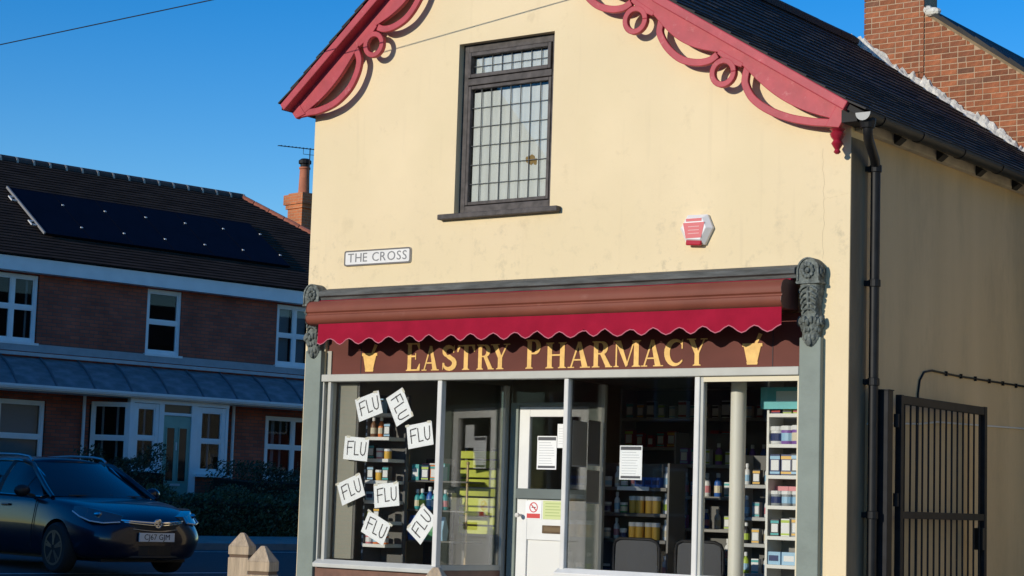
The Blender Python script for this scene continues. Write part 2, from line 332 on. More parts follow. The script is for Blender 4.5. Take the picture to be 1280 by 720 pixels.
for P in (ROOF_R, ROOF_L):
    for (a, b) in zip(P, P[1:]):
        q = [(a[0], a[1]-.012), (b[0], b[1]-.012), (b[0], b[1]-.012-TH), (a[0], a[1]-.012-TH)]
        rf.prism(q, -.20, 6.99)
roof = rf.build('roof', slatedk, ph)
def slates(P, mb, expo=.195):
    # arc length from the eaves up
    Q = [Vector((a, 0, b)) for a, b in P][::-1]
    L = [0]
    for a, b in zip(Q, Q[1:]): L.append(L[-1]+(b-a).length)
    def at(t):
        t = min(t, L[-1])
        for i in range(len(Q)-1):
            if t <= L[i+1]+1e-9:
                d = (Q[i+1]-Q[i]).normalized(); n = Vector((-d.z, 0, d.x))
                if n.z < 0: n = -n
                return Q[i]+d*(t-L[i]), n
    i = 0; t = -.02
    while t < L[-1]-.05:
        y = -.225+(0 if i % 2 else -.0); first = .14 if i % 2 else .26
        y1 = y+first
        while y < 6.985:
            y1 = min(y1, 6.985)
            a, n1 = at(max(t, 0)); b, n2 = at(t+.30); j = random.uniform(0, .003); a = a+(n1*(.022+j)); b = b+n2*(.003)
            if t < 0: a = a-(b-a).normalized()*.02
            j2 = random.uniform(-.004, .004)
            d = n1*-.014
            a = a+(b-a).normalized()*j2
            e = .0025
            p = [Vector((a.x, y+e, a.z)), Vector((a.x, y1-e, a.z)), Vector((b.x, y1-e, b.z)), Vector((b.x, y+e, b.z))]
            mb.hexa([q+d for q in p]+p)
            y = y1; y1 = y+.26
        t += expo; i += 1
    return mb
sl = slates(ROOF_R, MB()); slates(ROOF_L, sl); tag(sl.build('slate', slate, roof), kind='stuff')
rtm = MB(); rtm.prism([(-.13, -.085), (-.115, -.01), (-.06, .035), (0, .05), (.06, .035), (.115, -.01), (.13, -.085), (.1, -.09), (.085, -.03), (0, .02), (-.085, -.03), (-.1, -.09)], 0, .44)
rme = rtm.mesh('ridge_tile', slate)
for i in range(16): inst('ridge_tile', rme, roof, (1.97, -.22+i*.449, 6.77+random.uniform(-.004, .004)))
# mortar fillet where the roof meets the brick gable
random.seed(3)
def fillet_run():
    m = MB(); x = 1.95; prev = None; rows = 4
    while x < 5.75:
        a = roof_z(x); up_ = .07+.035*math.sin(x*9)+random.uniform(-.02, .055)
        colm = [(x, 6.93-random.uniform(0, .035), a+.014), (x, 6.945-random.uniform(0, .02), a+.014+up_*.4), (x+random.uniform(-.01, .01), 6.965-random.uniform(0, .012), a+up_*.75+.014), (x+random.uniform(-.015, .015), 6.982, a+up_+.02), (x, 6.995, a+up_+.01)]
        if prev:
            o = len(m.v); m.add(prev+colm, [(k_, k_+1, 6+k_, 5+k_) for k_ in range(4)])
        prev = colm; x += random.uniform(.018, .04)
    return m
fillet_run().build('mortar_fillet', mortar_m, roof)

# bargeboards with crescents and rings
def barge(side):
    if side == 'R':
        base = [Vector((5.405, 4.33)), Vector((5.405-1.85*.852, 4.33+1.85*.524)), Vector((1.97, 6.60))]
        tn = -1
    else:
        base = [Vector((-.150, 4.835)), Vector((1.97, 6.60))]; tn = 1
    SA = -.10 if side == 'R' else -.03
    L = [0]
    for a, b in zip(base, base[1:]): L.append(L[-1]+(b-a).length)
    def P(s, t):
        i = 0
        while i < len(base)-2 and s > L[i+1]: i += 1
        d = (base[i+1]-base[i]).normalized(); n = Vector((d.y, -d.x)) if tn == 1 else Vector((-d.y, d.x))
        q = base[i]+d*(s-L[i])+n*t; return (q.x, q.y)
    rings = [1.045+.972*k for k in range(6) if 1.045+.972*k < L[-1]-.1]
    def low(s):
        e = .085
        arcs = [(-.05, .90)]+[(r+.12, r+.84) for r in rings]
        for a, b in arcs:
            if a < s < b: e = .085+.075*math.sin(math.pi*((s-a)/(b-a)))**1.0*(1 if a > 0 else 1.0)
        return e
    y0, y1 = -.135, -.09
    bm_ = MB(); S = [SA+i*.04 for i in range(int((L[-1]-SA)/.04)+1)]+[L[-1]]
    bm_.strip([P(s, -.04) for s in S], [P(s, low(s)) for s in S], y0, y1)
    def arc(outer, wdt, dy=0.):
        # smooth the outer edge, offset inwards
        pts = [Vector(p) for p in outer]; sm = []
        for i in range(len(pts)-1):
            p0 = pts[max(i-1, 0)]; p1 = pts[i]; p2 = pts[i+1]; p3 = pts[min(i+2, len(pts)-1)]
            for q in range(5):
                t = q/5; sm.append(.5*((2*p1)+(p2-p0)*t+(2*p0-5*p1+4*p2-p3)*t*t+(3*p1-p0-3*p2+p3)*t**3))
        sm.append(pts[-1]); inn = []
        for i, p in enumerate(sm):
            d = (sm[min(i+1, len(sm)-1)]-sm[max(i-1, 0)]).normalized(); n = Vector((d.y, -d.x))
            if n.y > 0: n = -n
            if i < 4 and n.x > 0: n = -n
            inn.append(p+n*wdt)
        bm_.strip([P(*p) for p in sm], [P(*p) for p in inn], y0+.004+dy, y1-.002)
    if side == 'R': arc([(.905, .055), (.88, .15), (.831, .225), (.704, .293), (.521, .309), (.32, .28), (.142, .225), (.02, .175), (-.095, .125)], .062)
    else: arc([(.905, .055), (.885, .15), (.845, .225), (.747, .295), (.596, .343), (.396, .330), (.208, .25), (.09, .165), (-.02, .085)], .062)
    bm_.strip([P(SA-.002, -.03), P(SA+.11, -.03)], [P(SA-.002, .126 if side == 'R' else .083), P(SA+.11, .172 if side == 'R' else .135)], y0-.006, y1)
    for r in rings:
        bm_.ring(P(r, .205), .12, .072, y0-.004, y1-.004)
        if r+.9 < L[-1]+.2: arc([(r+.80, .05), (r+.775, .13), (r+.73, .213), (r+.59, .286), (r+.415, .311), (r+.26, .272), (r+.15, .20), (r+.10, .12)], .06, .001)
        bm_.strip([P(r-.13, .06), P(r, .06), P(r+.13, .06)], [P(r-.13, .10), P(r, .12), P(r+.13, .10)], y0-.002, y1-.006)
    b = bm_.build('bargeboard', rosepaint, ph, bevel=.006)
    fl = MB(); S2 = [SA-.012]+L[1:-1]+[L[-1]]
    fl.strip([P(s, -.085) for s in S2], [P(s, -.012) for s in S2], -.235, -.055)
    fl.build('verge_moulding', rosepaint, b, bevel=.008)
    return b
tag(barge('L'), 'left bargeboard, its verge moulding throwing a dark band of shadow'); tag(barge('R'), 'right bargeboard, flaring out at its foot')
fm = MB(); fm.lathe([(.012, -.19), (.028, -.175), (.018, -.155), (.034, -.13), (.046, -.11), (.03, -.085), (.05, -.06), (.058, -.035), (.04, -.02), (.06, 0)], (5.40, -.11, 4.165), 12)
fm.build('drop_finial', redpaint, ph, smooth=True)

# gutters, brackets, downpipe
def halfround(y0, y1, cx, cz, r, n=10):
    m = MB(); A = [math.pi+math.pi*i/n for i in range(n+1)]
    po = [(cx+r*math.cos(a), cz+r*math.sin(a)) for a in A]; pi_ = [(cx+(r-.006)*math.cos(a), cz+(r-.006)*math.sin(a)) for a in A]
    return m.strip(po, pi_, y0, y1)
gm = halfround(-.20, 6.98, 5.655, 4.255, .062); g = gm.build('gutter', blackpl, ph, smooth=True)
m = MB(); m.prism([(5.655+.061*math.cos(math.pi+math.pi*i/10), 4.255+.061*math.sin(math.pi+math.pi*i/10)) for i in range(11)], -.206, -.20); m.build('gutter_end_cap', M('grey_end_cap', (.35, .35, .33), .5), g)
for i, yy in enumerate([.05, .75, 1.55, 2.35, 3.15, 3.95, 4.75, 5.55, 6.35]):
    m = halfround(yy, yy+.05, 5.655, 4.255, .068); m.build('gutter_union' if i % 2 else 'gutter_bracket', blackpl, g, smooth=True)
m = MB(); m.box(5.463, 5.52, .06, 6.97, 4.175, 4.29); m.build('eaves_board', M('pale_eaves_board', (.50, .44, .34), .8, var=.2, vs=5), ph)
for yy in [.62, 1.42, 2.22, 3.02, 3.82, 4.62]:
    m = MB(); m.prism([(5.5205, 4.165), (5.535, 4.17), (5.585, 4.21), (5.5205, 4.25)], yy, yy+.10); m.build('eaves_dark_gap', slatedk, ph)  # dark blocks stand in for the dark gaps along the eaves board
dp = MB()
dp.tube([(5.655, -.12, 4.21), (5.655, -.12, 4.13), (5.645, -.09, 4.08), (5.562, .20, 3.97), (5.542, .255, 3.93), (5.54, .262, 3.86), (5.54, .262, 0.05)], .037, 12)
d = dp.build('downpipe', blackpl, ph, smooth=True)
for zz in (3.88, 3.0, 2.25, 1.25, .55):
    m = MB(); m.lathe([(.038, 0), (.046, .005), (.046, .055), (.038, .06)], (5.54, .262, zz), 12); m.box(5.462, 5.53, .235, .29, zz+.01, zz+.05); m.build('pipe_collar', blackpl, d)
m = MB(); m.lathe([(.05, 0), (.062, .05), (.062, .07)], (5.655, -.12, 4.15), 12); m.build('outlet', blackpl, d)

m = MB(); m.box(5.462, 5.59, -.17, .055, 4.20, 4.295); m.build('eaves_box', slatedk, ph)
# upstairs window
uw = MB(); fy = .065
uw.box(WX0, WX0+.062, fy, fy+.08, WZ0, WZ1); uw.box(WX1-.062, WX1, fy, fy+.08, WZ0, WZ1); uw.box(WX0+.06, WX1-.06, fy, fy+.08, WZ1-.07, WZ1); uw.box(WX0+.06, WX1-.06, fy, fy+.08, WZ0, WZ0+.075)
win = uw.build('upper_window', winframe, ph, bevel=.006)
tag(win, 'dark framed leaded upstairs window')
tz = 4.905
m = MB(); m.box(WX0+.06, WX1-.06, fy-.012, fy+.07, tz, tz+.06); m.build('transom', winframe, win, bevel=.006)
def sash(x0, x1, z0, z1, w_, y0, y1, name):
    m = MB(); m.box(x0, x0+w_, y0, y1, z0, z1); m.box(x1-w_, x1, y0, y1, z0, z1); m.box(x0+w_, x1-w_, y0+.001, y1, z1-w_, z1); m.box(x0+w_, x1-w_, y0+.001, y1, z0, z0+w_); return m
m = sash(WX0+.066, WX1-.066, tz+.065, WZ1-.075, .034, fy-.022, fy+.05, ''); m.build('vent_sash', winframe, win, bevel=.005)
m = sash(WX0+.066, WX1-.066, WZ0+.08, tz-.005, .03, fy-.004, fy+.05, ''); m.build('lower_sash', winframe, win, bevel=.005)
m = MB(); m.box(WX0+.1, WX1-.1, fy+.024, fy+.030, tz+.10, WZ1-.11); m.build('pane', glass, win)
m = MB(); m.box(WX0+.09, WX1-.09, fy+.024, fy+.030, WZ0+.10, tz-.03); m.build('pane', glass, win)
lc = MB(); x0, x1 = WX0+.09, WX1-.09; nx = 7
for i in range(1, nx+1):
    xx = lerp(x0, x1, i/(nx+1)); lc.box(xx-.0013, xx+.0013, fy+.020, fy+.034, WZ0+.10, tz-.03); lc.box(xx-.0013, xx+.0013, fy+.020, fy+.034, tz+.10, WZ1-.11)
for i in range(1, 6):
    zz = lerp(WZ0+.10, tz-.03, i/6); lc.box(x0, x1, fy+.0175, fy+.0345, zz-.0013, zz+.0013)
lc.box(x0, x1, fy+.0175, fy+.0345, tz+.17, tz+.1726)
lc.build('lead_lattice', leadcame, win)
nc = MB(); n = 60
for z0, z1 in ((WZ0+.08, tz-.06), (tz+.08, WZ1-.125)):
    A = [(lerp(WX0+.108, WX1-.04, i/n), fy+.040+.003*math.sin(i*1.15)+.0015*math.sin(i*2.7)) for i in range(n+1)]
    nc.add([(a, b, z0) for a, b in A]+[(a, b, z1) for a, b in A], [(i, i+1, n+2+i, n+1+i) for i in range(n)])
nc.build('net_curtain', netm, win, smooth=True)
st = MB(); random.seed(5)
for cx, cz, rr in ((2.40, 4.20, .045), (2.45, 4.19, .03), (2.36, 4.22, .02)):
    st.prism([(cx+rr*random.uniform(.7, 1.2)*math.cos(t*.7), cz+rr*random.uniform(.7, 1.2)*math.sin(t*.7)) for t in range(9)], fy+.0352+cx*.001, fy+.0356+cx*.001)
st.build('stain', M('brown_stain', (.26, .17, .06), .9), win)
m = MB(); m.box(1.53, 2.80, -.065, .10, 3.715, 3.762); m.build('sill', winframe, win, bevel=.008)
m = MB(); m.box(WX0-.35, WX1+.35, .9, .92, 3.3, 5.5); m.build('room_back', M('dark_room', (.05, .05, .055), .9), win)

# ------------------------------------------------------------------ shopfront
sf = MB(); sf.box(.052, .24, -.055, -.001, 0, 2.60); pl = sf.build('pilaster', greenpaint, ph, bevel=.006)
sf = MB(); sf.box(5.075, 5.255, -.055, -.001, 0, 2.60); pr = sf.build('pilaster', greenpaint, ph, bevel=.006)
for xa, xb in ((.03, .262), (5.053, 5.277)):
    m = MB(); m.box(xa, xb, -.085, -.057, 0, .28); m.build('pilaster_plinth', greenpaint, pl if xa < 1 else pr, bevel=.008)
def corbel(x0, x1, parent, seed):
    random.seed(seed); m = MB(); cx = (x0+x1)/2; H_ = (x1-x0)/2
    # round-topped head
    hd_ = [(cx-H_*.92, 3.022)]+[(cx-H_*.92*math.cos(a), 3.105+.098*math.sin(a)) for a in [math.pi*i/14 for i in range(15)]]+[(cx+H_*.92, 3.022)]
    m.prism(hd_, -.112, -.002)
    hi_ = [(cx-H_*.70, 3.035)]+[(cx-H_*.70*math.cos(a), 3.105+.070*math.sin(a)) for a in [math.pi*i/14 for i in range(15)]]+[(cx+H_*.70, 3.035)]
    m.strip(hd_, [(a+(cx-a)*.14, b-(.010 if b > 3.1 else -.008)) for a, b in hd_], -.122, -.112)
    m.box(cx-H_, cx+H_, -.118, -.002, 3.003, 3.021)
    # waisted body lofted down to the leafy foot: z, half width, depth
    SEC = [(3.003, .90, .104), (2.96, .86, .108), (2.90, .74, .106), (2.84, .66, .098), (2.79, .66, .088), (2.755, .80, .094), (2.72, .96, .104), (2.685, .92, .102), (2.65, .74, .088), (2.60, .70, .080), (2.56, .60, .072), (2.535, .36, .064), (2.528, .12, .058)]
    V = []; n = 12
    for z, w_, d in SEC:
        for i in range(n+1): a = math.pi*i/n; V.append((cx-H_*w_*math.copysign(abs(math.cos(a))**.55, math.cos(a)), -.002-(d-.002)*abs(math.sin(a))**.5, z))
    m.add(V, [(j*(n+1)+i, j*(n+1)+i+1, (j+1)*(n+1)+i+1, (j+1)*(n+1)+i) for j in range(len(SEC)-1) for i in range(n)])
    def dep(z): return interp(z, [(a, c) for a, b, c in SEC[::-1]])
    def wid(z): return interp(z, [(a, b) for a, b, c in SEC[::-1]])*H_
    # rosette in the head
    for k in range(10):
        a = 2*math.pi*k/10; m.ball((cx+.042*math.cos(a), -.120, 3.103+.046*math.sin(a)), (.017, .012, .019), 7)
    m.ball((cx, -.126, 3.103), (.02, .014, .02), 8)
    # acanthus: paired curling leaves down the middle, ribs between
    for q in range(5):
        z = 2.965-q*.042
        for sx in (-1, 1):
            m.tube([(cx+sx*.006, -dep(z)-.006, z+.018), (cx+sx*wid(z)*.45, -dep(z)-.012, z+.012), (cx+sx*wid(z)*.85, -dep(z)+.006, z-.016), (cx+sx*wid(z)*.80, -dep(z)-.002, z-.036)], [.006, .012, .011, .005], 7)
    m.tube([(cx, -dep(z)-.004, z) for z in (2.99, 2.93, 2.87, 2.80)], [.008, .013, .012, .008], 8)
    for k in range(9):                                  # leafy swelling
        a = math.pi*(k+.5)/9; m.ball((cx-wid(2.72)*.95*math.cos(a), -.030-.080*math.sin(a)**.6, 2.722+.012*math.cos(k*2.3)), (.019, .020, .030), 7)
    for k in range(7): a = math.pi*(k+.5)/7; m.ball((cx-wid(2.65)*.95*math.cos(a), -.030-.060*math.sin(a)**.6, 2.662+.010*math.sin(k*1.9)), (.017, .018, .024), 7)
    for k in range(5): a = math.pi*(k+.5)/5; m.ball((cx-wid(2.60)*.8*math.cos(a), -.030-.050*math.sin(a)**.6, 2.600), (.018, .015, .028), 7)
    m.ball((cx, -.080, 2.565), (.022, .014, .034), 8)
    for sx in (-1, 1):                                  # side scrolls
        for zz, rr in ((3.10, .046), (2.715, .030)):
            m.lathe([(rr, 0), (rr*1.05, sx*.008), (rr*.75, sx*.014), (rr*.7, sx*.006), (rr*.35, sx*.006), (rr*.3, sx*.016), (.002, sx*.016)], (cx+sx*H_*.93, -.056, zz), 14, 'x')
    return m.build('corbel', corbelm, parent, smooth=True)
corbel(.045, .250, pl, 1); corbel(5.07, 5.27, pr, 2)
cn = MB(); cn.prism([(-.001, 3.165), (-.10, 3.14), (-.135, 3.125), (-.135, 3.085), (-.11, 3.075), (-.10, 3.05), (-.06, 3.04), (-.001, 3.035)], .252, 5.068, 'x'); cn.build('cornice', leadm, ph, bevel=.004)
FD = .062
fb = MB(); fb.box(.25, 5.07, -.028+FD, .099, 2.385, 2.80); fas = fb.build('fascia_board', fascia_m, ph); tag(fas, 'maroon fascia board with gold lettering')
for xx in (.64, 4.80):
    m = MB(); m.box(xx, xx+.006, -.031+FD, -.0285+FD, 2.39, 2.79); m.build('board_joint', ink, fas)
m = MB(); m.box(.25, 5.07, -.05, .06, 2.318, 2.383); m.build('shopfront_transom', palegrey, ph, bevel=.006)

# serif letters, unit cap height
def letter(ch):
    out = []
    def rect(a, b, c, d): out.append([(a, c), (b, c), (b, d), (a, d)])
    def quad(*p): out.append(list(p))
    def ribbon(cl, wd):
        A = []; B = []
        for i, p in enumerate(cl):
            d = Vector(cl[min(i+1, len(cl)-1)])-Vector(cl[max(i-1, 0)]); d.normalize(); n = Vector((-d.y, d.x))*wd[i]/2
            A.append((p[0]+n.x, p[1]+n.y)); B.append((p[0]-n.x, p[1]-n.y))
        for i in range(len(cl)-1): out.append([A[i], A[i+1], B[i+1], B[i]])
    def stem(x, w_, a=0., b=1., sb=True, stt=True, k=.075):
        rect(x, x+w_, a, b)
        if sb: quad((x-k, a), (x+w_+k, a), (x+w_, a+.07), (x, a+.07)) 
        if sb: rect(x-k, x+w_+k, a, a+.035)
        if stt: quad((x, b-.07), (x+w_, b-.07), (x+w_+k, b), (x-k, b)); rect(x-k, x+w_+k, b-.035, b)
    W = .2
    if ch == 'E':
        stem(.1, W); rect(.3, .70, .945, 1); quad((.70, .78), (.74, .78), (.74, 1), (.58, .96)); rect(.3, .55, .49, .55); quad((.52, .40), (.565, .40), (.565, .63), (.52, .63)); rect(.3, .74, 0, .055); quad((.62, .04), (.78, 0), (.80, .25), (.755, .25)); w_ = .85
    elif ch == 'A':
        quad((.10, .02), (.165, .02), (.47, .93), (.42, 1)); quad((.60, .02), (.84, .02), (.53, 1), (.40, 1)); rect(.24, .66, .28, .335); rect(.0, .27, 0, .04); rect(.52, .94, 0, .04); w_ = .94
    elif ch == 'S':
        cl = []; wd = []
        for i in range(11): a = R(20+i*25); cl.append((.36+.22*math.cos(a), .745+.2*math.sin(a))); wd.append(.07+.12*max(0, math.sin(R(i*18)))**1.5 if i < 10 else .19)
        for i in range(1, 12): a = R(90-i*25); cl.append((.37+.25*math.cos(a), .27+.22*math.sin(a))); wd.append(.07+.14*max(0, math.sin(R(40+i*12.7)))**1.5)
        ribbon(cl, wd); quad((.55, .70), (.60, .70), (.60, 1), (.56, .93)); quad((.08, .30), (.13, .30), (.11, .06), (.08, 0)); w_ = .70
    elif ch == 'T':
        stem(.33, W, stt=False); rect(.03, .83, .945, 1); quad((.0, .72), (.05, .72), (.16, .96), (.02, 1)); quad((.81, .72), (.86, .72), (.84, 1), (.70, .96)); w_ = .86
    elif ch in 'RP':
        stem(.1, W); cl = []; wd = []
        for i in range(13): a = R(90-i*15); cl.append((.42+.22*math.cos(a), .74+.22*math.sin(a))); wd.append(.055+.15*math.sin(R(i*15))**1.2)
        ribbon([(.28, .965)]+cl+[(.28, .52)], [.055]+wd+[.055])
        if ch == 'R': quad((.40, .5), (.60, .5), (.90, .02), (.66, .02)); rect(.64, .96, 0, .04); w_ = .95
        else: w_ = .78
    elif ch == 'Y':
        stem(.34, W, b=.46, stt=False); quad((.06, .98), (.29, .98), (.54, .44), (.34, .44)); quad((.74, .98), (.80, .98), (.53, .44), (.44, .44)); rect(-.02, .38, .96, 1); rect(.60, .90, .96, 1); w_ = .88
    elif ch == 'H':
        stem(.1, W); stem(.66, W); rect(.3, .66, .48, .54); w_ = .96
    elif ch == 'M':
        stem(.1, .06, stt=False); stem(.86, W); quad((.08, 1), (.30, 1), (.62, .08), (.53, .0)); quad((.53, 0), (.59, .04), (.90, 1), (.84, 1)); rect(.0, .25, .96, 1); w_ = 1.13
    elif ch == 'C':
        cl = []; wd = []
        for i in range(19): a = R(40+i*15.5); cl.append((.46+.34*math.cos(a), .5+.45*math.sin(a))); wd.append(.06+.16*max(0, math.sin(R(i*10)))**1.6)
        ribbon(cl, wd); quad((.69, .64), (.735, .64), (.735, 1), (.69, .93)); quad((.69, .20), (.735, .25), (.70, .13), (.66, .13)); w_ = .80
    return out, w_
LX = [('E', 1.22, 1.391), ('A', 1.400, 1.590), ('S', 1.612, 1.779), ('T', 1.787, 1.977), ('R', 1.994, 2.181), ('Y', 2.150, 2.341), ('P', 2.507, 2.671), ('H', 2.711, 2.929), ('A', 2.940, 3.162), ('R', 3.174, 3.377), ('M', 3.385, 3.645), ('A', 3.652, 3.860), ('C', 3.866, 4.055), ('Y', 4.080, 4.258)]
for i, (ch, a, b) in enumerate(LX):
    a = a-.07*(12-a)/13.18; b = b-.07*(12-b)/13.18
    polys, wl = letter(ch); hgt = .245 if i in (0, 6) else .215
    m = MB(); z0 = 2.408
    for k_, po in enumerate(polys): m.prism([(a+(b-a)*p[0]/wl, z0+hgt*p[1]) for p in po], -.0325-.00012*k_+FD, -.0284+FD)
    m.build('letter', gold_m, fas)
for cx in (.745, 4.625):                                   # mortar and pestle
    m = MB(); z = 2.408
    m.prism([(cx-.045, z), (cx+.045, z), (cx+.05, z+.02), (cx-.05, z+.02)], -.034+FD, -.0284+FD)
    m.prism([(cx-.045, z+.02), (cx+.045, z+.02), (cx+.075, z+.14), (cx-.075, z+.14)], -.0345+FD, -.0284+FD)
    m.prism([(cx-.088, z+.14), (cx+.088, z+.14), (cx+.088, z+.165), (cx-.088, z+.165)], -.035+FD, -.0284+FD)
    m.prism([(cx+.02, z+.165), (cx+.045, z+.165), (cx+.085, z+.235), (cx+.055, z+.245)], -.0342+FD, -.0284+FD)
    m.build('mortar_and_pestle_emblem', gold_m, fas)

# frames of the display windows. left window, splayed lobby, right window
fr = MB()
fr.box(.24, .262, -.02, .06, .70, 2.317); fr.box(.318, .352, -.03, .05, .70, 2.317)
fr.build('window_post', palegrey, ph, bevel=.004)
m = MB(); m.box(.262, .318, .012, .02, .72, 2.317); m.build('side_light', glass, ph)
for (a, b) in ((1.578, 1.628), (2.905, 2.950), (4.150, 4.198)):
    m = MB(); m.box(a, b, -.035, .03, .70 if a < 2 else .755, 2.317); m.build('mullion', alu, ph, bevel=.008)
m = MB(); m.box(4.199, 4.225, -.02, .035, .76, 2.317); m.build('mullion', palegrey, ph, bevel=.003)
m = MB(); m.box(4.226, 5.074, -.025, .0, 2.275, 2.312); m.box(5.05, 5.074, -.025, .03, .76, 2.274); m.build('cream_bead', M('cream_bead_paint', (.66, .58, .40), .5), ph)
# panes
m = MB(); m.box(.352, 1.578, .004, .012, .735, 2.318); m.build('shop_pane', glass, ph)
m = MB(); m.box(2.950, 4.150, .004, .012, .775, 2.318); m.build('shop_pane', glass, ph)
m = MB(); m.box(4.225, 5.05, .004, .012, .775, 2.275); m.build('shop_pane', glass, ph)
LB = [(1.60, .0), (1.735, .78)]; RB = [(2.930, .0), (2.765, .78)]
def wallbeam(p, q, y_off, th, z0, z1, mat, name, parent=ph, t0=0., t1=1., bev=0.):
    a = Vector((lerp(p[0], q[0], t0), lerp(p[1], q[1], t0), 0)); b = Vector((lerp(p[0], q[0], t1), lerp(p[1], q[1], t1), 0)); d = (b-a).normalized(); n = Vector((-d.y, d.x, 0))
    a += n*y_off; b += n*y_off; n = n*th/2; Z = Vector((0, 0, 1)); mm = MB()
    mm.hexa([a-n+Z*z0, a+n+Z*z0, b+n+Z*z0, b-n+Z*z0, a-n+Z*z1, a+n+Z*z1, b+n+Z*z1, b-n+Z*z1]); return mm.build(name, mat, parent, bevel=bev)
for (p, q) in (LB, RB):
    wallbeam(p, q, 0, .007, .735, 2.318, glass, 'lobby_pane', t0=.045, t1=.93)
    wallbeam(p, q, 0, .055, .69, .737, palegrey, 'lobby_sill', t0=.05, t1=.93, bev=.004)
    wallbeam(p, q, 0, .05, 0, .688, M('stallriser_tile', (.16, .075, .05), .4, var=.2, vs=12), 'stallriser')
    wallbeam(p, q, 0, .06, 0, 2.318, palegrey, 'lobby_post', t0=.932, t1=1.0, bev=.004)
sill_m = M('sill_paint', (.56, .56, .51), .4, var=.08, vs=6)
m = MB(); m.prism([(-.08, .665), (-.085, .70), (-.02, .735), (.04, .735), (.04, .665)], .262, 1.63, 'x'); m.build('window_sill', sill_m, ph, bevel=.005)
m = MB(); m.prism([(-.08, .70), (-.085, .735), (-.02, .772), (.04, .772), (.04, .70)], 2.885, 5.072, 'x'); m.build('window_sill', M('sill_white', (.76, .75, .70), .4, var=.05), ph, bevel=.005)
m = MB(); m.box(.252, 1.60, -.03, .05, 0, .664); m.build('stallriser', MATS['stallriser_tile'], ph)
m = MB(); m.box(2.95, 5.07, -.03, .05, 0, .699); m.build('stallriser', MATS['stallriser_tile'], ph)

# lobby door
dr = thing('shop_door', (1.87, .78, .14), 'white shop door with grey rail, letterbox and notices behind its glass', 'door')
dx0, dx1, dz0, dz1 = 1.875, 2.62, .15, 2.135; dy = .78
m = MB(); m.box(dx0, dx0+.11, dy, dy+.045, dz0, dz1); m.box(dx1-.09, dx1, dy, dy+.045, dz0, dz1); m.box(dx0+.11, dx1-.09, dy+.001, dy+.045, 2.045, dz1)
m.box(dx0+.11, dx1-.09, dy+.002, dy+.045, .97, 1.32); m.box(dx0+.11, dx1-.09, dy+.001, dy+.045, dz0, .32)
m.build('door_frame', whitepl, dr, bevel=.004)
m = MB(); m.box(dx0+.11, dx1-.09, dy+.018, dy+.04, .32, .97); m.build('lower_panel', M('white_door_panel', (.74, .735, .69), .4), dr)
m = MB(); m.box(dx0+.11, dx1-.09, dy+.02, dy+.027, 1.41, 2.045); m.build('door_pane', glass, dr)
m = MB(); m.box(dx0+.0, dx1-.0, dy-.03, dy-.002, 1.325, 1.415); m.box(dx0+.11, dx1-.09, dy+.002, dy+.03, 1.32, 1.41); m.build('push_rail', M('slate_grey_rail', (.10, .13, .125), .5, var=.1), dr, bevel=.006)
m = MB(); m.box(2.155, 2.378, dy-.008, dy+.0015, 1.03, 1.10); lb = m.build('letterbox', M('bronze_letterbox', (.13, .085, .05), .35, metal=.6, var=.3, vs=30), dr, bevel=.004)
m = MB(); m.box(2.175, 2.358, dy-.012, dy-.0085, 1.045, 1.085); m.build('flap', M('bronze_flap', (.17, .12, .07), .35, metal=.6), lb, bevel=.003)
m = MB(); m.lathe([(.012, 0), (.012, -.05), (.02, -.055), (.02, -.075), (.005, -.08)], (1.925, dy, 1.18), 10, 'y'); m.build('knob', alu, dr)
m = MB(); m.box(1.79, 1.872, dy-.02, dy+.06, .12, 2.17); m.box(2.623, 2.735, dy-.02, dy+.06, .12, 2.17); m.box(1.872, 2.623, dy-.018, dy+.06, 2.14, 2.17); m.build('door_lining', MATS['grey_green_paint'], ph, bevel=.004)
m = MB(); m.box(1.765, 2.735, dy+.02, dy+.028, 2.172, 2.44); m.build('fanlight', glass, ph)
m = MB(); m.box(1.74, 2.76, dy-.02, dy+.06, 2.44, 2.50); m.build('fanlight_head', greenpaint, ph)
m = MB(); m.box(1.55, 3.0, .05, .86, 2.50, 2.52); m.build('lobby_ceiling', interior_m, ph)
m = MB(); m.box(1.55, 3.0, -.10, .86, .013, .13); m.build('lobby_step', concrete, ph, bevel=.01)

m = MB(); m.box(.356, .575, .075, .093, .745, 2.315); m.build('display_side_board', M('beige_board', (.30, .29, .235), .9, spec=.1, var=.06, vs=2), ph)
m = MB(); m.box(.577, .60, .080, .093, .745, 2.315); m.build('display_board_edge', M('board_edge', (.13, .125, .11), .8), ph)
# shop room
rm = MB(); rm.box(.25, 5.21, .9, 5.2, .09, .14); rm.box(.25, 1.6, .05, .9, .09, .142); rm.box(2.93, 5.21, .05, .9, .09, .141); rm.build('shop_floor', floor_m, ph)
rm = MB(); rm.box(.25, 5.21, .101, 5.2, 2.60, 2.66); rm.build('shop_ceiling', M('shop_ceiling_paint', (.66, .65, .62), .9), ph)
rm = MB(); rm.box(.25, 5.21, 5.2, 5.3, .14, 2.6); rm.build('shop_back_wall', interior_m, ph)
rm = MB(); rm.box(.2502, .30, .02, 5.2, .14, 2.6); rm.build('shop_inner_wall', M('beige_display_lining', (.42, .40, .33), .85, var=.05), ph)
rm = MB(); rm.box(5.16, 5.2098, .06, 5.2, .14, 2.6); rm.build('shop_inner_wall', interior_m, ph)

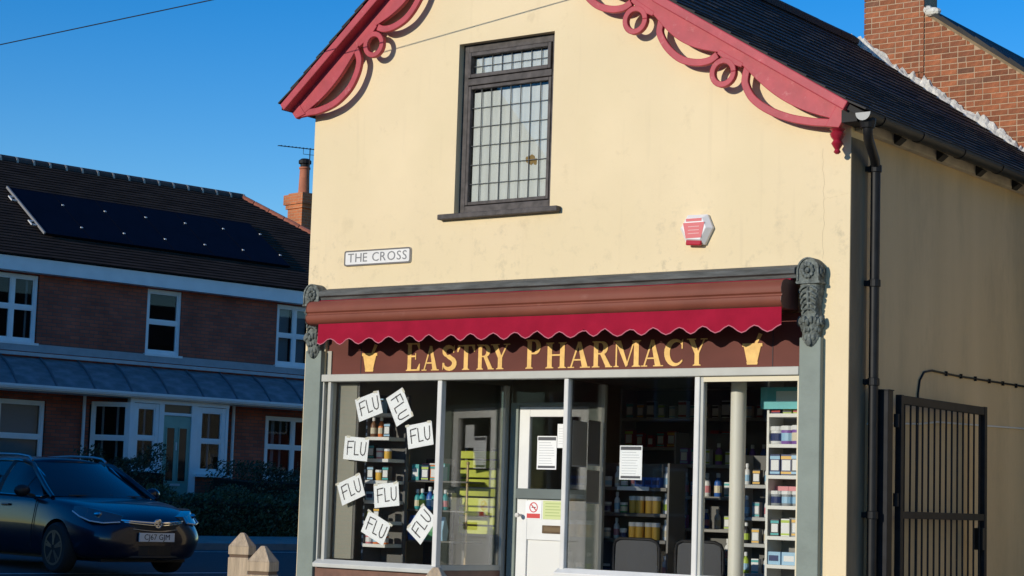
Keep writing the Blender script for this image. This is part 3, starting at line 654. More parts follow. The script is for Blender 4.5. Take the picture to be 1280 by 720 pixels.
# ------------------------------------------------------------------ awning
aw = thing('awning', (2.67, -.15, 2.8), 'retracted crimson awning in a brown case under the cornice, scalloped valance hanging', 'awning')
prof = [(.0, 3.025), (-.19, 3.028), (-.235, 3.018), (-.262, 2.995), (-.275, 2.955), (-.272, 2.925), (-.258, 2.912), (-.258, 2.902), (-.272, 2.892), (-.276, 2.862), (-.262, 2.832), (-.235, 2.815), (-.18, 2.808), (.0, 2.815)]
prof = [(y-.028, z) for y, z in prof]
m = MB(); m.prism(prof, .262, 5.045, 'x'); m.build('case', cassette_m, aw, smooth=True)
for xa in (.258, 5.0455):
    m = MB(); m.prism([(y*1.0-.004*(1 if y < -.1 else 0), lerp(2.915, z, 1.03)) for y, z in prof], xa, xa+.0035, 'x'); m.build('case_end_cap', M('end_cap_brown', (.12, .04, .028), .4), aw)
def val_z(x): u = (x-3.132)/.225; k_ = math.sin(math.floor(u+.5)*12.9898)*43758.5453; k_ = k_-math.floor(k_); return 2.626+.006*k_+(.052+.008*k_)*(.5-.5*math.cos(2*math.pi*u))
n = 620; xs = [lerp(.395, 5.04, i/n) for i in range(n+1)]
def vy(x, t): return -.282+.004*math.sin(x*5.1)+.007*t*math.sin(x*2*math.pi/.225*.5)+.004*t*math.sin(x*11)
m = MB(); V = []; rows = 5
for j in range(rows+1):
    for x in xs: t = j/rows; V.append((x, vy(x, t), lerp(2.815, val_z(x), t)))
for j in range(rows+1):
    for x in xs: t = j/rows; V.append((x, vy(x, t)+.003, lerp(2.815, val_z(x), t)))
K = (rows+1)*(n+1); F_ = []
for j in range(rows):
    for i in range(n):
        a = j*(n+1)+i; F_ += [(a, a+1, a+n+2, a+n+1), (K+a, K+a+n+1, K+a+n+2, K+a+1)]
for i in range(n): a = rows*(n+1)+i; F_ += [(a, a+1, K+a+1, K+a)]
m.add(V, F_); va = m.build('valance', valance_m, aw, smooth=True)
m = MB(); m.tube([(x, vy(x, 1)-.001, val_z(x)) for x in xs[::5]], .0045, 6); m.build('piping', piping_m, va, smooth=True)
for xa in (.7, 4.2): m = MB(); m.beam((xa, -.04, 2.86), (xa+.5, -.16, 2.84), .05, .03); m.beam((xa+.5, -.16, 2.845), (xa-.1, -.23, 2.845), .05, .03); m.build('folding_arm', darkmetal, aw)
m = MB(); m.tube([(.27, -.12, 3.02), (5.04, -.12, 3.02)], .028, 10); m.build('fabric_roll', valance_m, aw, smooth=True)

# ------------------------------------------------------------------ signs and alarm on the wall
sg = thing('street_name_sign', (.82, -.01, 3.43), 'white street name plate reading THE CROSS with a dark border', 'sign')
def rrect(x0, x1, z0, z1, r, n=5):
    o = []
    for cx, cz, a0 in ((x1-r, z1-r, 0), (x0+r, z1-r, 90), (x0+r, z0+r, 180), (x1-r, z0+r, 270)):
        for i in range(n+1): a = R(a0+90*i/n); o.append((cx+r*math.cos(a), cz+r*math.sin(a)))
    return o
m = MB(); m.prism(rrect(.436, 1.208, 3.362, 3.502, .02), -.014, -.002); m.build('plate', M('sign_white', (.74, .72, .68), .5, var=.06), sg)
A = rrect(.436, 1.208, 3.362, 3.502, .022); B = rrect(.449, 1.195, 3.375, 3.489, .014)
m = MB(); m.strip(A+[A[0]], B+[B[0]], -.0165, -.0142); m.build('border', M('sign_border', (.13, .12, .11), .6), sg)
sgm = M('sign_grey_letters', (.20, .20, .20), .6)
GL = []; wx_ = 0.
for word in ('THE', 'CROSS'):
    for ch_ in word:
        me = text_mesh(ch_, .118, .0008, 1.0, 'LEFT'); me.materials.append(sgm); x_a = min(v.co.x for v in me.vertices); x_b = max(v.co.x for v in me.vertices)
        GL.append((me, wx_-x_a)); wx_ += (x_b-x_a)+.0165
    wx_ += .040
kx = .685/(wx_-.0565)
for me, q_ in GL: inst('letter', me, sg, (-.3425+q_*kx+.002, -.0055, 0), (R(90), 0, 0), (kx, .98, 1))
ab = thing('alarm_box', (4.15, 0, 3.47), 'red and white hexagonal burglar alarm box on the upper wall', 'alarm box')
hexo = [(4.045, 3.375), (4.215, 3.36), (4.285, 3.49), (4.235, 3.60), (4.05, 3.605), (3.985, 3.50)]
c0 = Vector((4.135, 3.49))
def shr(k): return [(c0.x+(a-c0.x)*k, c0.y+(b-c0.y)*k) for a, b in hexo]
m = MB(); a = shr(1); b = shr(.72)
m.add([(x, -.002, z) for x, z in a]+[(x, -.028, z) for x, z in a]+[(x, -.072, z) for x, z in b], [(i, (i+1) % 6, 6+(i+1) % 6, 6+i) for i in range(6)]+[(6+i, 6+(i+1) % 6, 12+(i+1) % 6, 12+i) for i in range(6)]+[(12, 13, 14, 15, 16, 17), (5, 4, 3, 2, 1, 0)])
m.build('cover', M('alarm_white', (.80, .78, .76), .35), ab, bevel=.004)
al_red = M('alarm_red', (.62, .09, .10), .4)
def face_band(k0, k1, zl, zh, off, mat, name):
    m = MB(); w0 = k0; m.prism([(c0.x-w0, zl), (c0.x+w0, zl), (c0.x+k1, zh), (c0.x-k1, zh)], -.072-off, -.0722); m.build(name, mat, ab)
face_band(.070, .072, 3.545, 3.568, .0025, al_red, 'red_band'); face_band(.070, .098, 3.412, 3.535, .0025, al_red, 'red_panel')
for zz in (3.445, 3.472, 3.50): face_band(.05, .05, zz, zz+.006, .0035, M('pink_print', (.75, .42, .40), .6), 'print')
m = MB(); m.prism([(4.055, 3.36), (4.19, 3.35), (4.205, 3.395), (4.06, 3.405)], -.062, -.03); m.build('strobe', M('strobe_red', (.45, .005, .02), .2), ab, bevel=.008)

# ------------------------------------------------------------------ flu posters on the left window
flu_where = ['tilted up to the right, top left of the group', 'turned on its side, at the top of the group', 'just under the sideways one, by the mullion', 'level, on the beige panel at the left',
             'tilted up to the right, lowest on the beige panel', 'almost level, in the middle of the window', 'tilted down to the right, bottom left of the group', 'steeply tilted, at the bottom by the mullion']
fl_spec = [(.767, 2.099, 17), (1.120, 2.090, -62), (1.362, 1.846, 9), (.637, 1.721, -4), (.599, 1.359, 21), (1.009, 1.319, 6), (.904, 1.029, -24), (1.419, 1.077, 52)]
def stroke(m, pts, wd, y):
    for a, b in zip(pts, pts[1:]):
        a = Vector(a); b = Vector(b); d = (b-a).normalized(); n = Vector((-d.y, d.x))*wd/2; a = a-d*wd*.4; b = b+d*wd*.4
        y -= .00003; m.prism([tuple(a+n), tuple(a-n), tuple(b-n), tuple(b+n)], y-.0006, y)
fp = MB(); fp.box(-.1415, .1415, -.0005, .0005, -.103, .103); fpm = fp.mesh('sheet', paper)
tpm = MB().box(-.022, .022, -.0003, .0003, -.008, .012).mesh('tape', M('clear_tape', (.66, .63, .52), .35))
flms = []
for stk in ([[(-.098, -.058), (-.10, .058), (-.035, .064)], [(-.104, .004), (-.048, .008)]], [[(-.018, .060), (-.014, -.054), (.032, -.052)]], [[(.056, .060), (.055, -.018), (.064, -.042), (.082, -.053), (.101, -.044), (.110, -.018), (.113, .062)]]):
    fpl = MB()
    for q_, st_ in enumerate(stk): stroke(fpl, st_, .0105, -.0008-.0003*q_)
    flms.append(fpl.mesh('letter', ink))
for (x, z, a), wh in zip(fl_spec, flu_where):
    p = bpy.data.objects.new('flu_poster', None); col.objects.link(p); p.location = (x, .0155+random.uniform(0, .003), z); p.rotation_euler = (0, -R(a), 0); p.empty_display_size = .1
    tag(p, 'white sheet lettered FLU, '+wh, 'poster', 'FLU sheets stuck inside the left shop window'); inst('sheet', fpm, p); [inst('letter', q_, p) for q_ in flms]; inst('tape', tpm, p, (-.118+random.uniform(-.02, .02), -.0009, .098), (0, random.uniform(-.3, .3), 0)); inst('tape', tpm, p, (.118+random.uniform(-.02, .02), -.0009, .098), (0, random.uniform(-.3, .3), 0))

# ------------------------------------------------------------------ notices
def notice(x0, x1, z0, z1, y, label, header=None, lines=9, bg_=None, rz=0., cat='notice', foot=True, rows=None):
    o = thing('notice', ((x0+x1)/2, y, z0), label, cat)
    m = MB(); m.box(x0, x1, y-.0006, y+.0006, z0, z1); m.build('sheet', bg_ or paper, o)
    h = z1-z0; wd = x1-x0
    m = MB()
    if header: m.box(x0+wd*.04, x1-wd*.04, y-.0016, y-.0008, z1-h*.13, z1-h*.03); m.build('heading', header, o); m = MB()
    if foot: m.box(x0+wd*.06, x1-wd*.06, y-.0016, y-.0008, z0+h*.04, z0+h*.11)
    if m.v: m.build('footer', header or greyink, o)
    m = MB(); random.seed(int(x0*100))
    for i in range(lines):
        z = z1-h*(.2+.62*i/max(lines-1, 1)); m.box(x0+wd*.10, x0+wd*random.uniform(.7, .9), y-.0014, y-.0008, z-h*.008, z+h*.008)
    if lines: m.build('print', M('light_print', (.50, .51, .53), .8), o)
    return o
dkh = M('dark_heading', (.10, .10, .11), .8)
notice(2.066, 2.274, 1.585, 1.877, .792, 'white printed notice with dark heading behind the door glass', dkh)
notice(2.278, 2.42, 1.774, 1.983, .793, 'smaller white notice high on the door glass beside the mullion', None, 7, foot=False)
notice(3.435, 3.648, 1.50, 1.773, .018, 'white printed notice with dark top and foot on the right shop window', dkh)
ns = thing('no_smoking_sign', (2.055, .77, 1.152), 'small white and red no smoking sign on the door below the grey rail', 'sign')
m = MB(); m.box(1.968, 2.142, .7785, .7795, 1.152, 1.308); m.build('plate', paper, ns)
m = MB(); m.ring((2.055, 1.252), .045, .036, .7772, .7782, 20); m.beam((2.025, .7775, 1.280), (2.085, .7775, 1.224), .0009, .010); m.build('prohibition_ring', M('sign_red', (.60, .04, .04), .5), ns)
m = MB(); m.box(1.984, 2.126, .7775, .7783, 1.158, 1.198); m.build('red_panel', M('sign_red', (.60, .04, .04)), ns)
m = MB(); m.box(2.035, 2.078, .7778, .7783, 1.248, 1.256); m.build('cigarette', ink, ns)
ys = thing('yellow_sticker', (2.27, .77, 1.152), 'pale yellow green printed sticker beside the no smoking sign on the door', 'sticker')
m = MB(); m.box(2.156, 2.386, .7785, .7795, 1.153, 1.312); m.build('sheet', M('pale_lime', (.60, .66, .30), .6), ys)
m = MB()
for i in range(5): m.box(2.18, 2.36-.03*(i % 2), .7778, .7784, 1.285-i*.026, 1.293-i*.026)
m.build('print', M('lime_print', (.42, .50, .20), .7), ys)
def film_mat(name, c):
    m = bpy.data.materials.new(name); m.use_nodes = True; n = m.node_tree.nodes; l = m.node_tree.links; n.remove(n['Principled BSDF'])
    a = n.new('ShaderNodeBsdfDiffuse'); b = n.new('ShaderNodeBsdfTranslucent'); x = n.new('ShaderNodeMixShader'); x.inputs[0].default_value = .5
    a.inputs[0].default_value = (*c, 1); b.inputs[0].default_value = (*c, 1); l.new(a.outputs[0], x.inputs[1]); l.new(b.outputs[0], x.inputs[2]); l.new(x.outputs[0], n['Material Output'].inputs[0]); return m
film = film_mat('translucent_poster', (.55, .53, .48)); film2 = film_mat('darker_translucent_poster', (.34, .335, .32))
for nm, t0, t1, z0, z1, lb_ in (('window_film', .12, .52, 1.60, 1.98, 'grey poster back on the upper lobby glass right of the door'), ('window_film', .55, .90, 1.62, 2.00, 'darker grey poster back next to the door lining on the lobby glass'),
                           ('window_film', .54, .90, 1.30, 1.58, 'grey sheet on the middle of the lobby glass')):
    o = thing(nm, (2.85, .4, z0), lb_, 'poster'); wallbeam(*RB, -.006, .0015, z0, z1, film if 'darker' not in lb_ else film2, 'sheet', o, t0, t1); wallbeam(*RB, -.0075, .0008, z0, z0+.012, paper, 'pale_edge', o, t0, t1)

# ------------------------------------------------------------------ shop goods
PM = {'teal': (.05, .36, .36), 'blue': (.03, .12, .42), 'navy': (.02, .035, .12), 'white': (.72, .72, .70), 'black': (.02, .02, .022), 'orange': (.75, .20, .04), 'gold': (.72, .42, .06), 'purple': (.22, .10, .36), 'lime': (.40, .52, .06),
      'pink': (.62, .22, .24), 'red': (.40, .03, .03), 'grey': (.28, .30, .31), 'green': (.06, .26, .10), 'brown': (.20, .10, .05), 'pale blue': (.30, .50, .66), 'cream': (.66, .58, .42)}
PMAT = {k_: M('pack_'+k_.replace(' ', '_'), c, .45) for k_, c in PM.items()}
def pmesh(kind, c):
    key = kind+c
    if key in PMAT: return PMAT[key]
    m = MB(); mt = PMAT[c]
    if kind == 'bottle': m.lathe([(.026, 0), (.03, .006), (.03, .11), (.022, .13), (.012, .14), (.012, .165)], n=10)
    elif kind == 'tub': m.lathe([(.034, 0), (.036, .005), (.036, .075), (.033, .078)], n=12)
    elif kind == 'box': m.box(-.035, .035, -.03, .03, 0, .13)
    elif kind == 'carton': m.box(-.055, .055, -.03, .03, 0, .09)
    elif kind == 'bag':
        m.add([(-.05, -.025, 0), (.05, -.025, 0), (.05, .025, 0), (-.05, .025, 0), (-.055, -.035, .08), (.055, -.035, .08), (.055, .035, .08), (-.055, .035, .08), (-.05, -.004, .19), (.05, -.004, .19), (.05, .004, .19), (-.05, .004, .19)],
              [(0, 3, 2, 1), (8, 9, 10, 11)]+[(i, (i+1) % 4, 4+(i+1) % 4, 4+i) for i in range(4)]+[(4+i, 4+(i+1) % 4, 8+(i+1) % 4, 8+i) for i in range(4)])
    me = m.mesh(kind, mt, smooth=kind in ('bottle', 'tub')); PMAT[key] = me; return me
capm = MB(); capm.lathe([(.015, .150), (.016, .152), (.016, .182), (.013, .186)], n=10); capw = capm.mesh('cap', PMAT['white'])
lidm = MB(); lidm.lathe([(.038, .070), (.039, .072), (.039, .09), (.036, .093)], n=12); lidw = lidm.mesh('lid', PMAT['white']); 
lbm = MB(); lbm.box(-.028, .028, -.0312, -.0302, .03, .095); lbw = lbm.mesh('label_print', PMAT['white'])
stm = MB(); stm.box(-.0354, .0354, -.0308, -.0301, .100, .120); stm.box(-.0354, .0354, -.0308, -.0301, .008, .022); STP = [stm.mesh('printed_band', PMAT[q_]) for q_ in ('gold', 'teal', 'red', 'pale blue', 'lime', 'black')]
bnm = MB(); bnm.lathe([(.0302, .03), (.0306, .031), (.0306, .085), (.0302, .086)], n=10); BND = [bnm.mesh('printed_label', PMAT[q_]) for q_ in ('cream', 'white', 'pale blue', 'pink', 'lime')]
tbm = MB(); tbm.lathe([(.0362, .015), (.0366, .016), (.0366, .055), (.0362, .056)], n=12); TBD = [tbm.mesh('printed_label', PMAT[q_]) for q_ in ('cream', 'white', 'navy', 'pale blue')]
crm = MB(); crm.box(-.04, .04, -.0308, -.0301, .025, .065); CRD = [crm.mesh('printed_label', PMAT[q_]) for q_ in ('white', 'cream', 'navy')]
def product(kind, c, x, y, z, where, sc=1., rz=0., scz=None):
    nm = {'bottle': 'bottle', 'tub': 'tub', 'box': 'medicine_box', 'carton': 'carton', 'bag': 'gift_bag'}[kind]
    o = bpy.data.objects.new(nm, pmesh(kind, c)); col.objects.link(o); o.location = (x, y, z); o.rotation_euler = (0, 0, rz); o.scale = (sc, sc, scz or sc)
    tag(o, '%s %s %s' % (c, nm.replace('_', ' '), where), nm.split('_')[-1], '%s %ss %s' % (c, nm.replace('_', ' '), where))
    rv = abs(int(x*977+z*331))
    if kind == 'box': inst('printed_band', STP[rv % 6], o)
    if kind == 'bottle': inst('printed_label', BND[rv % 5], o)
    if kind == 'tub' and c != 'gold': inst('printed_label', TBD[rv % 4], o)
    if kind == 'carton': inst('printed_label', CRD[rv % 3], o)
    if kind == 'bottle': inst('cap', capw, o)
    if kind == 'tub': inst('lid', lidw, o)
    if kind == 'box': inst('label_print', lbw, o)
    return o
shelfw = M('white_shelf', (.70, .69, .64), .5); shelfd = M('dark_shelf', (.12, .115, .105), .6)
def unit(name, x0, x1, y0, y1, zs, label, mat, back=None, top=None, depth_front='y', upr=None):
    o = thing(name, ((x0+x1)/2, (y0+y1)/2, .14), label, 'shelf')
    zt = top or zs[-1]+.3
    for z in zs:
        m = MB(); m.box(x0+.02, x1-.02, y0, y1-.012, z-.03, z); m.build('shelf', mat, o, bevel=.003)
    for xa in (x0, x1-.019):
        m = MB(); m.box(xa, xa+.019, y0+.01, y1, .145, zt); m.build('upright', upr or mat, o)
    m = MB(); m.box(x0+.02, x1-.02, y1-.011, y1, .2, zt); m.build('back_panel', back or shelfd, o)
    return o
# white unit filling the right end of the window
zr = [.62, .868, 1.091, 1.33, 1.569, 1.815, 2.056]
unit('shelving_unit', 4.50, 5.14, .50, .76, zr, 'white shelving unit with sunlit toiletries at the right end of the window', shelfw, M('unit_back', (.30, .29, .27), .8), 2.32)
wh = ['second from the bottom', 'on the third shelf from the bottom', 'on the fourth shelf', 'on the fifth shelf', 'on the sixth shelf', 'on the top shelf']
rows = [(.868, [('carton', 'pale blue', 1.1)]*5, 'on the low shelf'), (1.091, [('box', 'black', 1.), ('box', 'white', 1.05), ('box', 'grey', 1.1), ('bottle', 'lime', 1.), ('box', 'white', 1.1), ('bottle', 'grey', 1)], 'on the lower middle shelf'),
        (1.33, [('tub', 'grey', 1.25)]*6, 'on the middle shelf'), (1.569, [('box', 'navy', 1.25), ('box', 'navy', 1.25), ('box', 'black', 1.3), ('box', 'navy', 1.2), ('box', 'pink', 1.2)], 'on the upper middle shelf'),
        (1.815, [('tub', 'white', 1.5), ('tub', 'purple', 1.55), ('tub', 'purple', 1.6), ('carton', 'purple', 1.3)], 'on the second highest shelf'), (2.056, [('box', 'navy', 1.15), ('box', 'lime', 1.05), ('box', 'lime', 1.1), ('box', 'blue', 1.2), ('box', 'navy', 1.1)], 'on the highest shelf')]
for z, items, wx in rows:
    x = 4.575
    for kd, c, s_ in items:
        product(kd, c, x, .555, z+.001, wx+' of the white unit', s_, random.uniform(-.1, .1)); x += .095 if kd != 'carton' else .13
for k_ in range(5): product('carton', 'pink', 4.585+.118*k_, .65, 1.331, 'behind the grey tubs on the white unit', 1.05, 0, 1.7)
o = thing('header_board', (4.75, .49, 2.1), 'turquoise header board at the top of the white shelving unit', 'sign')
m = MB(); m.box(4.46, 5.12, .475, .495, 2.09, 2.262); m.build('panel', M('turquoise_print', (.10, .45, .47), .5, var=.3, vs=3), o)
m = MB(); m.box(4.60, 4.98, .472, .4745, 2.15, 2.23); m.build('pale_print', M('pale_aqua', (.55, .70, .68), .5), o)
# deeper unit to its left
unit('shelving_unit', 3.82, 4.34, 1.22, 1.50, [.76, 1.01, 1.23, 1.50], 'grey shelving unit just behind the white column', M('grey_shelf', (.42, .42, .40), .6), None, 1.75)
for z, cs in ((1.50, ['white', 'black', 'white', 'green', 'white']), (1.23, ['grey', 'grey', 'white', 'pink']), (1.01, ['black', 'grey', 'white', 'black']), (.76, ['lime', 'white', 'white', 'green'])):
    for i, c in enumerate(cs): product('box' if i % 2 else 'bottle', c, 3.90+i*.10, 1.28, z+.001, 'on the grey unit at height %s' % {1.50: 'of its top shelf', 1.23: 'of its second shelf', 1.01: 'of its third shelf', .76: 'of its lowest shelf'}[z], .95)
# round column
o = thing('column', (4.37, .28, .14), 'white round column standing behind the right shop window', 'column')
m = MB(); m.lathe([(.062, 0), (.062, 2.44)], (4.37, .28, .15), 20); m.build('shaft', M('cream_white_column', (.68, .65, .55), .5), o, smooth=True)
m = MB(); m.lathe([(.085, 0), (.085, .04), (.07, .06)], (4.37, .28, .142), 20); m.build('base', whitewall, o)
# gold shelf
unit('display_stand', 2.60, 3.31, .98, 1.26, [.70, 1.008, 1.231, 1.452], 'display stand of gold gift packs seen above the chairs', shelfd, M('stand_back', (.14, .13, .11), .8), 1.66)
for z, cs in ((1.452, ['white', 'white', 'green', 'white', 'blue', 'blue', 'blue', 'white']), (1.231, ['grey', 'white', 'green', 'gold', 'gold', 'gold', 'gold', 'white']), (1.008, ['grey', 'white', 'white', 'gold', 'gold', 'gold', 'gold', 'white']), (.70, ['black', 'teal', 'white', 'grey', 'white', 'grey', 'white', 'white'])):
    for i, c in enumerate(cs): product('tub' if c == 'gold' else 'carton' if c == 'blue' else ('bottle' if i % 2 else 'tub'), c, 2.66+i*.083, 1.04+.02*(i % 2), z+.001, 'on the %s tier of the gold gift stand' % {1.452: 'top', 1.231: 'second', 1.008: 'third', .70: 'bottom'}[z], 1.0 if c == 'gold' else .85, 0, 1.55 if c == 'gold' else .95)
m = MB(); m.box(2.80, 3.12, .964, .976, 1.424, 1.458); m.build('price_strip', paper, bpy.data.objects['display_stand'])
# back wall shelves, deep in the shade
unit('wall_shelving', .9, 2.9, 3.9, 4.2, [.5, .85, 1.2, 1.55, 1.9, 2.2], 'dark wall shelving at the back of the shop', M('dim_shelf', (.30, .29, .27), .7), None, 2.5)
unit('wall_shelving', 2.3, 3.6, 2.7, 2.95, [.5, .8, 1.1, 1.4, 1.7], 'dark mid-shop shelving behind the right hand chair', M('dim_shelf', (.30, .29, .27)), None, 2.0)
random.seed(11)
for z, nm_ in ((1.2, 'fourth'), (1.55, 'third'), (1.9, 'second'), (2.2, 'top')):
    for i in range(15):
        c = 'red' if z == 1.9 else random.choice(['white', 'grey', 'navy', 'white', 'cream']); product('box', c, 1.0+i*.128, 3.97, z+.001, 'on the %s shelf of the back wall shelving' % nm_, random.uniform(.9, 1.35))
for z, nm_ in ((.8, 'fourth'), (1.1, 'third'), (1.4, 'second'), (1.7, 'top')):
    for i in range(10):
        c = random.choice(['white', 'grey', 'navy', 'purple', 'white', 'blue']); product(random.choice(['box', 'bottle']), c, 2.4+i*.12, 2.76, z+.001, 'on the %s shelf of the mid shop shelving' % nm_, random.uniform(.9, 1.2))

# chairs with mesh backs, turned away from the window
def chair(cx, y, label):
    o = thing('waiting_chair', (cx, y+.25, .14), label, 'chair', 'mesh backed chairs behind the right shop window')
    pts = [(-.215, .72), (-.225, .80), (-.222, .95), (-.20, 1.0), (-.15, 1.022), (.15, 1.022), (.20, 1.0), (.222, .95), (.225, .80), (.215, .72), (.20, .62), (-.20, .62), (-.215, .72)]
    bend = lambda x: .03*(1-(x/.225)**2)
    m = MB(); m.tube([(cx+a, y+bend(a)*-1+.03, b) for a, b in pts], .014, 8); bf = m.build('back_frame', blackpl, o, smooth=True)
    m = MB(); K_ = 10
    A = [(-.205+.41*i/K_) for i in range(K_+1)]
    m.add([(cx+a, y+.03-bend(a), .63) for a in A]+[(cx+a, y+.03-bend(a), .80) for a in A]+[(cx+a*.97, y+.03-bend(a), 1.01) for a in A], [(i, i+1, K_+2+i, K_+1+i) for i in range(K_)]+[(K_+1+i, K_+2+i, 2*K_+3+i, 2*K_+2+i) for i in range(K_)])
    m.build('mesh_back', M('charcoal_mesh', (.06, .061, .065), .8), bf)
    m = MB(); m.prism(rrect(cx-.22, cx+.22, y+.06, y+.48, .06), .56, .61, 'z'); m.build('seat', M('black_seat', (.02, .02, .022), .8), o, bevel=.015)
    for sx in (-1, 1):
        for sy in (.08, .46): m = MB(); m.tube([(cx+sx*.2, y+sy, .56), (cx+sx*.23, y+sy+(.03 if sy > .2 else -.03), .145)], .012, 8); m.build('leg', alu, o)
    m = MB(); m.tube([(cx-.21, y+.05, .64), (cx-.21, y+.09, .57)], .014, 8); m.tube([(cx+.21, y+.05, .64), (cx+.21, y+.09, .57)], .014, 8); m.build('back_bracket', blackpl, o)
chair(3.315, .46, 'black mesh backed chair left of the mullion in the right window'); chair(3.915, .46, 'black mesh backed chair half hidden by the mullion in the right window')

# left window display
dz_ = [.885, 1.085, 1.269, 1.447, 1.64, 1.834, 2.045]
unit('display_shelving', .605, .905, .17, .44, dz_, 'narrow white shelving beside the beige panel in the left window', shelfw, shelfd, 2.22, upr=M('slotted_upright', (.10, .10, .10), .6))
for o_ in [q_ for q_ in bpy.data.objects['display_shelving'].children if q_.name.startswith('upright')]:
    if max(v.co.x for v in o_.data.vertices) > .1: bpy.data.objects.remove(o_)
m = MB(); m.box(.886, .905, .40, .44, .145, 2.22); m.build('upright', MATS['slotted_upright'], bpy.data.objects['display_shelving'])
for i in range(22):
    z = .80+i*.065; m = MB(); m.box(.606, .622, .1785, .1795, z, z+.028); m.build('slot', paper, bpy.data.objects['display_shelving'])
SHN = ['bottom', 'sixth', 'fifth', 'fourth', 'third', 'second', 'top']
for z, nm_, items in zip(dz_, SHN, ([('tub', 'pink', 1.0), ('tub', 'orange', 1.05), ('tub', 'orange', 1.0)], [('box', 'lime', .6), ('box', 'black', .9)], [('carton', 'pale blue', .85), ('box', 'black', .9)], [('box', 'black', .95), ('tub', 'gold', 1.0), ('box', 'black', .95)], [('box', 'black', .95), ('tub', 'pink', 1.0), ('tub', 'gold', .95)], [('bottle', 'brown', .95), ('bottle', 'orange', .95), ('box', 'black', .95)], [('carton', 'pale blue', .85), ('box', 'pale blue', 1.0)])):
    for i, (kd, c, s_) in enumerate(items): product(kd, c, .668+i*.088, .215, z+.001, 'on the %s shelf of the narrow white shelving' % nm_, s_)
rk = thing('display_rack', (1.19, .55, .14), 'brass poled display rack of teal gift sets in the left window', 'rack')
brass = M('brass_pole', (.60, .44, .24), .35, metal=.4)
for xa, zt in ((.85, 1.68), (1.53, 1.62)): m = MB(); m.tube([(xa, .50, .145), (xa, .50, zt)], .011, 10); m.ball((xa, .50, zt), .017); m.build('pole', brass, rk, smooth=True)
rz_ = [.62, .93, 1.20, 1.46]
for z in rz_: m = MB(); m.box(.84, 1.54, .48, .74, z-.014, z); m.build('shelf', shelfd, rk)
m = MB(); m.box(.86, 1.20, .745, .755, .3, 1.66); m.build('back_panel', M('rack_back', (.035, .033, .03), .9), rk)
random.seed(21)
for z, lst, wx in ((1.46, ['teal', 'navy', 'orange', 'pale blue'], 'top'), (1.20, ['teal', 'teal', 'blue', 'teal', 'pale blue', 'teal'], 'second'), (.93, ['blue', 'teal', 'green', 'pale blue'], 'third')):
    for i, c in enumerate(lst): product('bottle' if z == 1.20 else ('bag' if z < 1 else 'box'), c, .95+i*(.065 if z == 1.20 else .095), .525+random.uniform(-.02, .02), z+.001, 'on the %s shelf of the brass rack' % wx, random.uniform(.95, 1.15), random.uniform(-.2, .2))
for z, lst, wx in ((1.46, ['pink', 'white', 'teal'], 'top'), (1.20, ['white', 'pink', 'teal', 'cream'], 'second')):
    for i, c in enumerate(lst): product('box', c, .95+i*.09, .66, z+.001, 'behind the front row on the %s shelf of the brass rack' % wx, 1.2)
for i in range(13): product(random.choice(['tub', 'carton', 'tub']), random.choice(['white', 'pink', 'grey', 'teal', 'cream', 'white']), .88+i*.052, .51+random.uniform(-.01, .12), .621, 'heaped on the bottom shelf of the brass rack', random.uniform(.75, 1.05), random.uniform(0, 3))
ls = thing('slatted_stand', (1.48, .8, .14), 'lime green slatted display stand beside the door lobby', 'stand')
limem = M('lime_slat', (.52, .56, .05), .5, var=.15, vs=6)
for i in range(9):
    z = 1.0+i*.0835; m = MB(); m.box(1.26, 1.66, .74, .762, z, z+.068); m.build('slat', limem, ls, bevel=.004)
for xa in (1.29, 1.60): m = MB(); m.box(xa, xa+.03, .764, .79, .145, 1.76); m.build('batten', shelfd, ls)
m = MB(); m.box(1.26, 1.66, .765, .763+.4, .145, .165); m.build('foot', shelfd, ls)

# ------------------------------------------------------------------ side gate, cables
gt = thing('side_gate', (5.62, .52, 0), 'black steel barred gate standing open along the side wall', 'gate')
gx = 5.62; GY0, GY1 = .53, 2.20
m = MB(); m.box(gx-.025, gx+.025, GY0, GY0+.055, .06, 2.20); m.box(gx-.025, gx+.025, GY1-.055, GY1, .06, 2.20); m.box(gx-.022, gx+.022, GY0+.055, GY1-.055, 2.13, 2.197); m.box(gx-.022, gx+.022, GY0+.055, GY1-.055, .06, .11); gf = m.build('gate_frame', darkmetal, gt, bevel=.004)
m = MB(); m.box(gx-.022, gx+.022, GY0+.055, GY1-.055, 1.26, 1.315); m.build('middle_rail', darkmetal, gt, bevel=.003)
bmesh_ = MB(); bmesh_.tube([(0, 0, 0), (0, 0, 2.02)], .0085, 8); bme = bmesh_.mesh('bar', darkmetal, smooth=True)
for i in range(14): inst('bar', bme, gt, (0, GY0+.11+i*(GY1-GY0-.22)/13-.52, .11))
m = MB(); m.box(gx-.045, gx+.03, GY1-.10, GY1-.06, 1.02, 1.20); m.build('lock_case', blackpl, gt, bevel=.004)
for zz in (.5, 1.35, 1.95): m = MB(); m.tube([(gx, GY0-.03, zz), (gx, GY0-.03, zz+.1)], .022, 10); m.build('hinge', darkmetal, gt)
gpst = thing('gate_post', (5.58, .40, 0), 'black steel post the side gate hangs from', 'post')
m = MB(); m.box(5.54, 5.63, .33, .42, .005, 2.22); m.build('post', darkmetal, gpst, bevel=.004)
m = MB(); m.box(5.535, 5.635, .325, .425, 2.2205, 2.228); m.build('post_cap', darkmetal, gpst)
cb1 = thing('black_cable', (5.47, 1.2, 2.2), 'black cable clipped along the side wall, turning down behind the gate', 'cable')
m = MB(); P_ = [(5.468, 1.20, .3), (5.468, 1.215, 1.6), (5.468, 1.22, 2.25), (5.468, 1.25, 2.36), (5.468, 1.33, 2.43), (5.468, 1.48, 2.455), (5.468, 1.75, 2.450), (5.468, 2.04, 2.447), (5.468, 2.7, 2.45), (5.468, 3.45, 2.455), (5.468, 6.9, 2.46)]
